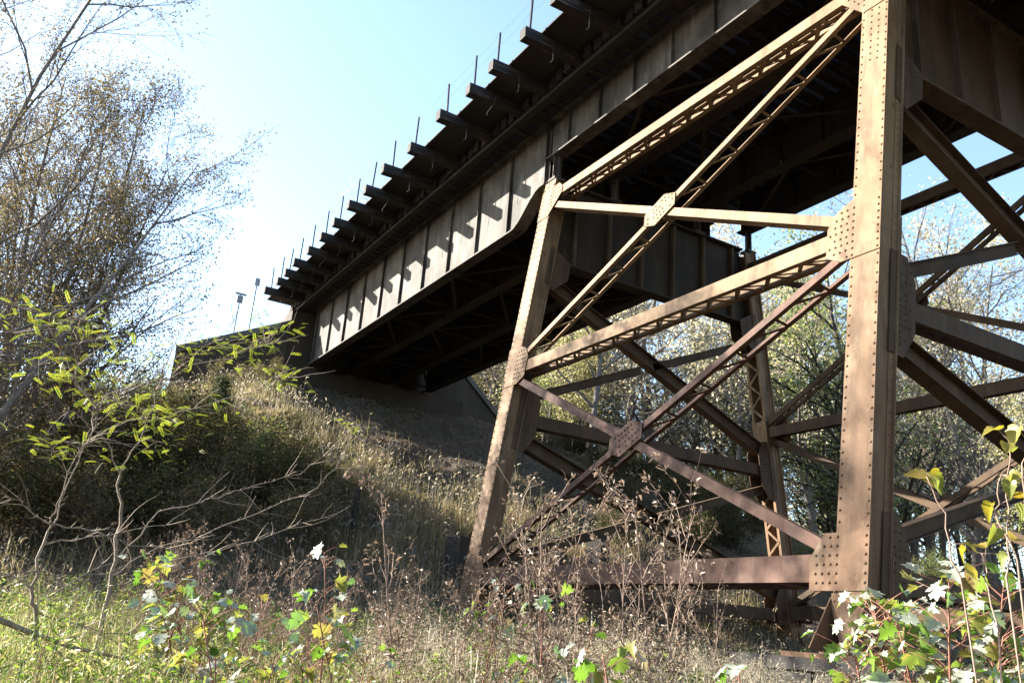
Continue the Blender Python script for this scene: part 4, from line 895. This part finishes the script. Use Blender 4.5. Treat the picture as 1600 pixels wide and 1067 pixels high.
# vine shoots with yellow leaves at the right edge
def vine():
    r = np.random.RandomState(77); b = at(1520, 1045, 3.4); gz = float(G(b[0], b[1])); org = np.array((b[0], b[1], gz)); t = thing('vine', 'yellow leaved vine shoots climbing beside the sway braces of the tall leg', 'vine', org)
    for path in ([(1560,1060),(1500,900),(1470,800),(1445,735)], [(1590,1060),(1575,900),(1572,800),(1580,690)], [(1600,1000),(1592,880),(1555,800),(1562,740)], [(1540,1060),(1560,980),(1540,905),(1535,860)], [(1610,1060),(1605,820),(1600,720),(1605,660)]):
        st = TB(); lv = TB(); P = []; D = []
        pts = np.array([at(x, y, 3.4+.05*i) for i, (x, y) in enumerate(path)]); pts[0][2] = min(pts[0][2], float(G(pts[0][0], pts[0][1]))); tt = np.linspace(0, 3, 13); f = np.stack([np.interp(tt, range(4), pts[:, c]) for c in range(3)], 1)+r.normal(0, .006, (13, 3)); st.tube(f, np.linspace(.004, .002, 13), 5)
        for k in range(5):
            i = r.randint(6, 13) if k else 12; d = norm(r.normal(size=3)+(0,0,.3)); e = f[i]+d*.05; st.tube(np.array([f[i], e]), [.0016, .0012], 3); P.append(e); D.append(d)
        P = np.array(P); scatter_mix(lv, BROAD, P, droop_rot(r, np.array(D), .8), .070*r.uniform(.5, 1.15, len(P)), r)
        sh_ = st.build('shoot', 'stalk', t, org, smooth=True); lv.build('leaves', 'leaf_vine', sh_, org)
vine()

# --- thorny locust saplings at the left
def pinnate():
    V = []; T = []
    def lf(o, d, s):
        d = norm(d); sd = norm(np.cross(d, (0,0,1))); k = len(V); V.extend([o, o+d*s*.5+sd*s*.22, o+d*s, o+d*s*.5-sd*s*.22]); T.extend([(k,k+1,k+2),(k,k+2,k+3)])
    for i in range(11):
        t = .12+.088*i; o = np.array((t, 0, -.25*t*t+.12*t))
        for s in (-1, 1): lf(o, np.array((.35, s, -.12)), .17*(1-.35*abs(t-.5)))
    lf(np.array((1.05, 0, -.16)), np.array((1, 0, -.3)), .15); return np.array(V), np.array(T)
PV, PT = pinnate()
def locust(label, dist, trunk, limbs, leaf_at, seed):
    """trunk and limbs follow the photographed stems; each lies in the upright zone where its foot stands"""
    r = np.random.RandomState(seed); b = at(*trunk[0], dist); org = np.array((b[0], b[1], float(G(b[0], b[1])))); st = TB(); P = []; D = []; tw = []
    def path(px, r0, r1, dd):
        pts = np.array([at(x, y, dist+dd*i/max(len(px)-1, 1)) for i, (x, y) in enumerate(px)]); m = 4*(len(px)-1)+1; tt = np.linspace(0, len(px)-1, m)
        f = np.stack([np.interp(tt, range(len(px)), pts[:, c]) for c in range(3)], 1); f[1:-1] += r.normal(0, .012, (m-2, 3)); f -= org; st.tube(f, np.linspace(r0, r1, m), 6)
        for i in range(1, m):          # thorns and twigs
            for k in range(2):
                p = f[i-1]+(f[i]-f[i-1])*r.rand(); d = side_dir(r, norm(f[i]-f[i-1]), r.uniform(.7, 1.2)); st.tube(np.array([p, p+d*r.uniform(.03, .07)]), [.003, .0006], 3)
        return f
    allp = []
    f0 = path(trunk, .019, .010, 0.0); lo = f0[0].copy(); lo[2] = min(lo[2], 0)-.3; st.tube(np.array([lo, (lo+f0[0])/2, f0[0], f0[1]]), [.026, .022, .0195, .018], 6)
    for lim, dd in limbs:
        f = path(lim, .0062, .0018, dd); q0 = min(allp + list(f0), key=lambda z: np.linalg.norm(z-f[0])); st.tube(np.array([q0, f[0], f[1]]), [.008, .0078, .007], 5); allp += list(f)
        for k in range(int(len(f)*.8)):
            i = r.randint(len(f)//3, len(f)); d = side_dir(r, norm(f[i]-f[i-1]), r.uniform(.5, 1.0)); c = polyline(r, f[i], d, r.uniform(.15, .5), 4, .15, .02); st.tube(c, np.linspace(.004, .0015, 5), 3)
    lv = TB()
    for x, y, n, sp, dd in leaf_at:
        n = int(n*3.4); sp = sp*1.3
        c = at(x, y, dist+dd)-org; q_ = c + r.normal(0, 1, (n, 3))*np.array((sp, sp, sp*.35)); P += list(q_)
        for p in q_: D.append(norm((r.normal(), r.normal(), .1))); 
        q0 = min(allp, key=lambda z: np.linalg.norm(z-c)); st.tube(np.array([q0, (q0+c)/2+(0,0,.03), c, c+(c-q0)*.25]), [.004, .0035, .0025, .0015], 4)
        for p in q_[::3]: st.tube(np.array([c, (c+p)/2+(0,0,.01), p]), [.002, .0015, .001], 3)
    P = np.array(P); D = np.array(D); lv.scatter(PV, PT, P, droop_rot(r, D, .15), r.uniform(.06, .135, len(P)))
    t = thing('locust_sapling', label, 'sapling', org)
    for o in (st.build('stem', 'bark_locust', None, smooth=True), lv.build('leaves', 'leaf_locust', None)): o.parent = t; o.location = (0,0,0)
locust('thorny locust sapling with forked pale stem and feathery yellow green leaves', 8.6,
       [(165,945),(180,880),(190,800),(188,742)], [
        ([(188,742),(170,690),(112,640),(100,642)], .1), ([(188,742),(215,690),(245,610),(282,572),(350,520),(372,495)], -.2), ([(282,572),(360,560),(400,540),(430,535)], -.1),
        ([(175,900),(230,860),(330,830),(430,790),(500,760),(545,700)], .2), ([(180,875),(250,800),(330,780),(380,765),(470,740),(540,690)], .3), ([(170,915),(260,880),(340,860),(450,830),(548,790)], -.2),
        ([(225,660),(300,640),(400,610),(450,590)], .2), ([(250,600),(262,560),(270,520)], .1)],
       [(430,590,16,.16,.2),(395,535,16,.17,0),(420,510,8,.12,0),(340,540,14,.18,-.1),(300,560,10,.16,-.1),(230,640,10,.2,0),(365,640,7,.15,.2),(245,690,8,.16,0),(405,497,6,.1,0),(180,625,10,.2,0),(270,660,8,.15,.1),(550,668,3,.06,.3)], 61)
locust('leaning thorny locust sapling with twin bare stems rising from green grass', 7.6,
       [(60,1030),(56,960),(52,920),(75,830)], [
        ([(75,830),(110,740),(140,680),(152,640),(190,610)], .1), ([(75,830),(90,790),(130,700),(150,660),(146,630)], .0), ([(120,600),(116,560),(122,515)], .0), ([(152,640),(120,600),(100,560)], .1),
        ([(52,920),(20,900),(-20,880)], .1), ([(80,820),(40,790),(0,770)], -.1), ([(60,890),(0,895),(-30,893)], -.2), ([(78,815),(140,830),(200,850),(320,870)], .2), ([(56,955),(110,970),(220,1000),(290,990)], -.3), ([(72,850),(160,835),(260,820)], .1), ([(60,940),(130,900),(160,880)], .2)],
       [(125,500,10,.15,0),(150,530,8,.18,0),(110,590,10,.17,0),(60,570,8,.15,0),(160,620,8,.16,.1),(100,690,9,.14,0),(30,480,10,.18,.1),(80,705,5,.1,0),(215,655,8,.17,.1),(20,520,8,.2,.2),(190,560,10,.2,.2)], 62)
# fallen branch in the grass
fb = MB(); r = np.random.RandomState(8); p = at(60, 1000, 6.6); pts = [at(x, y, 6.8+.1*i) for i, (x, y) in enumerate([(-20,960),(40,985),(110,1010),(200,1030)])]
fb.tube(pts, [.02,.018,.014,.008], 6); tag(fb.build('fallen_branch', 'bark_locust', None, pts[0], smooth=True), 'pale fallen branch lying in the green grass under the saplings', 'branch')
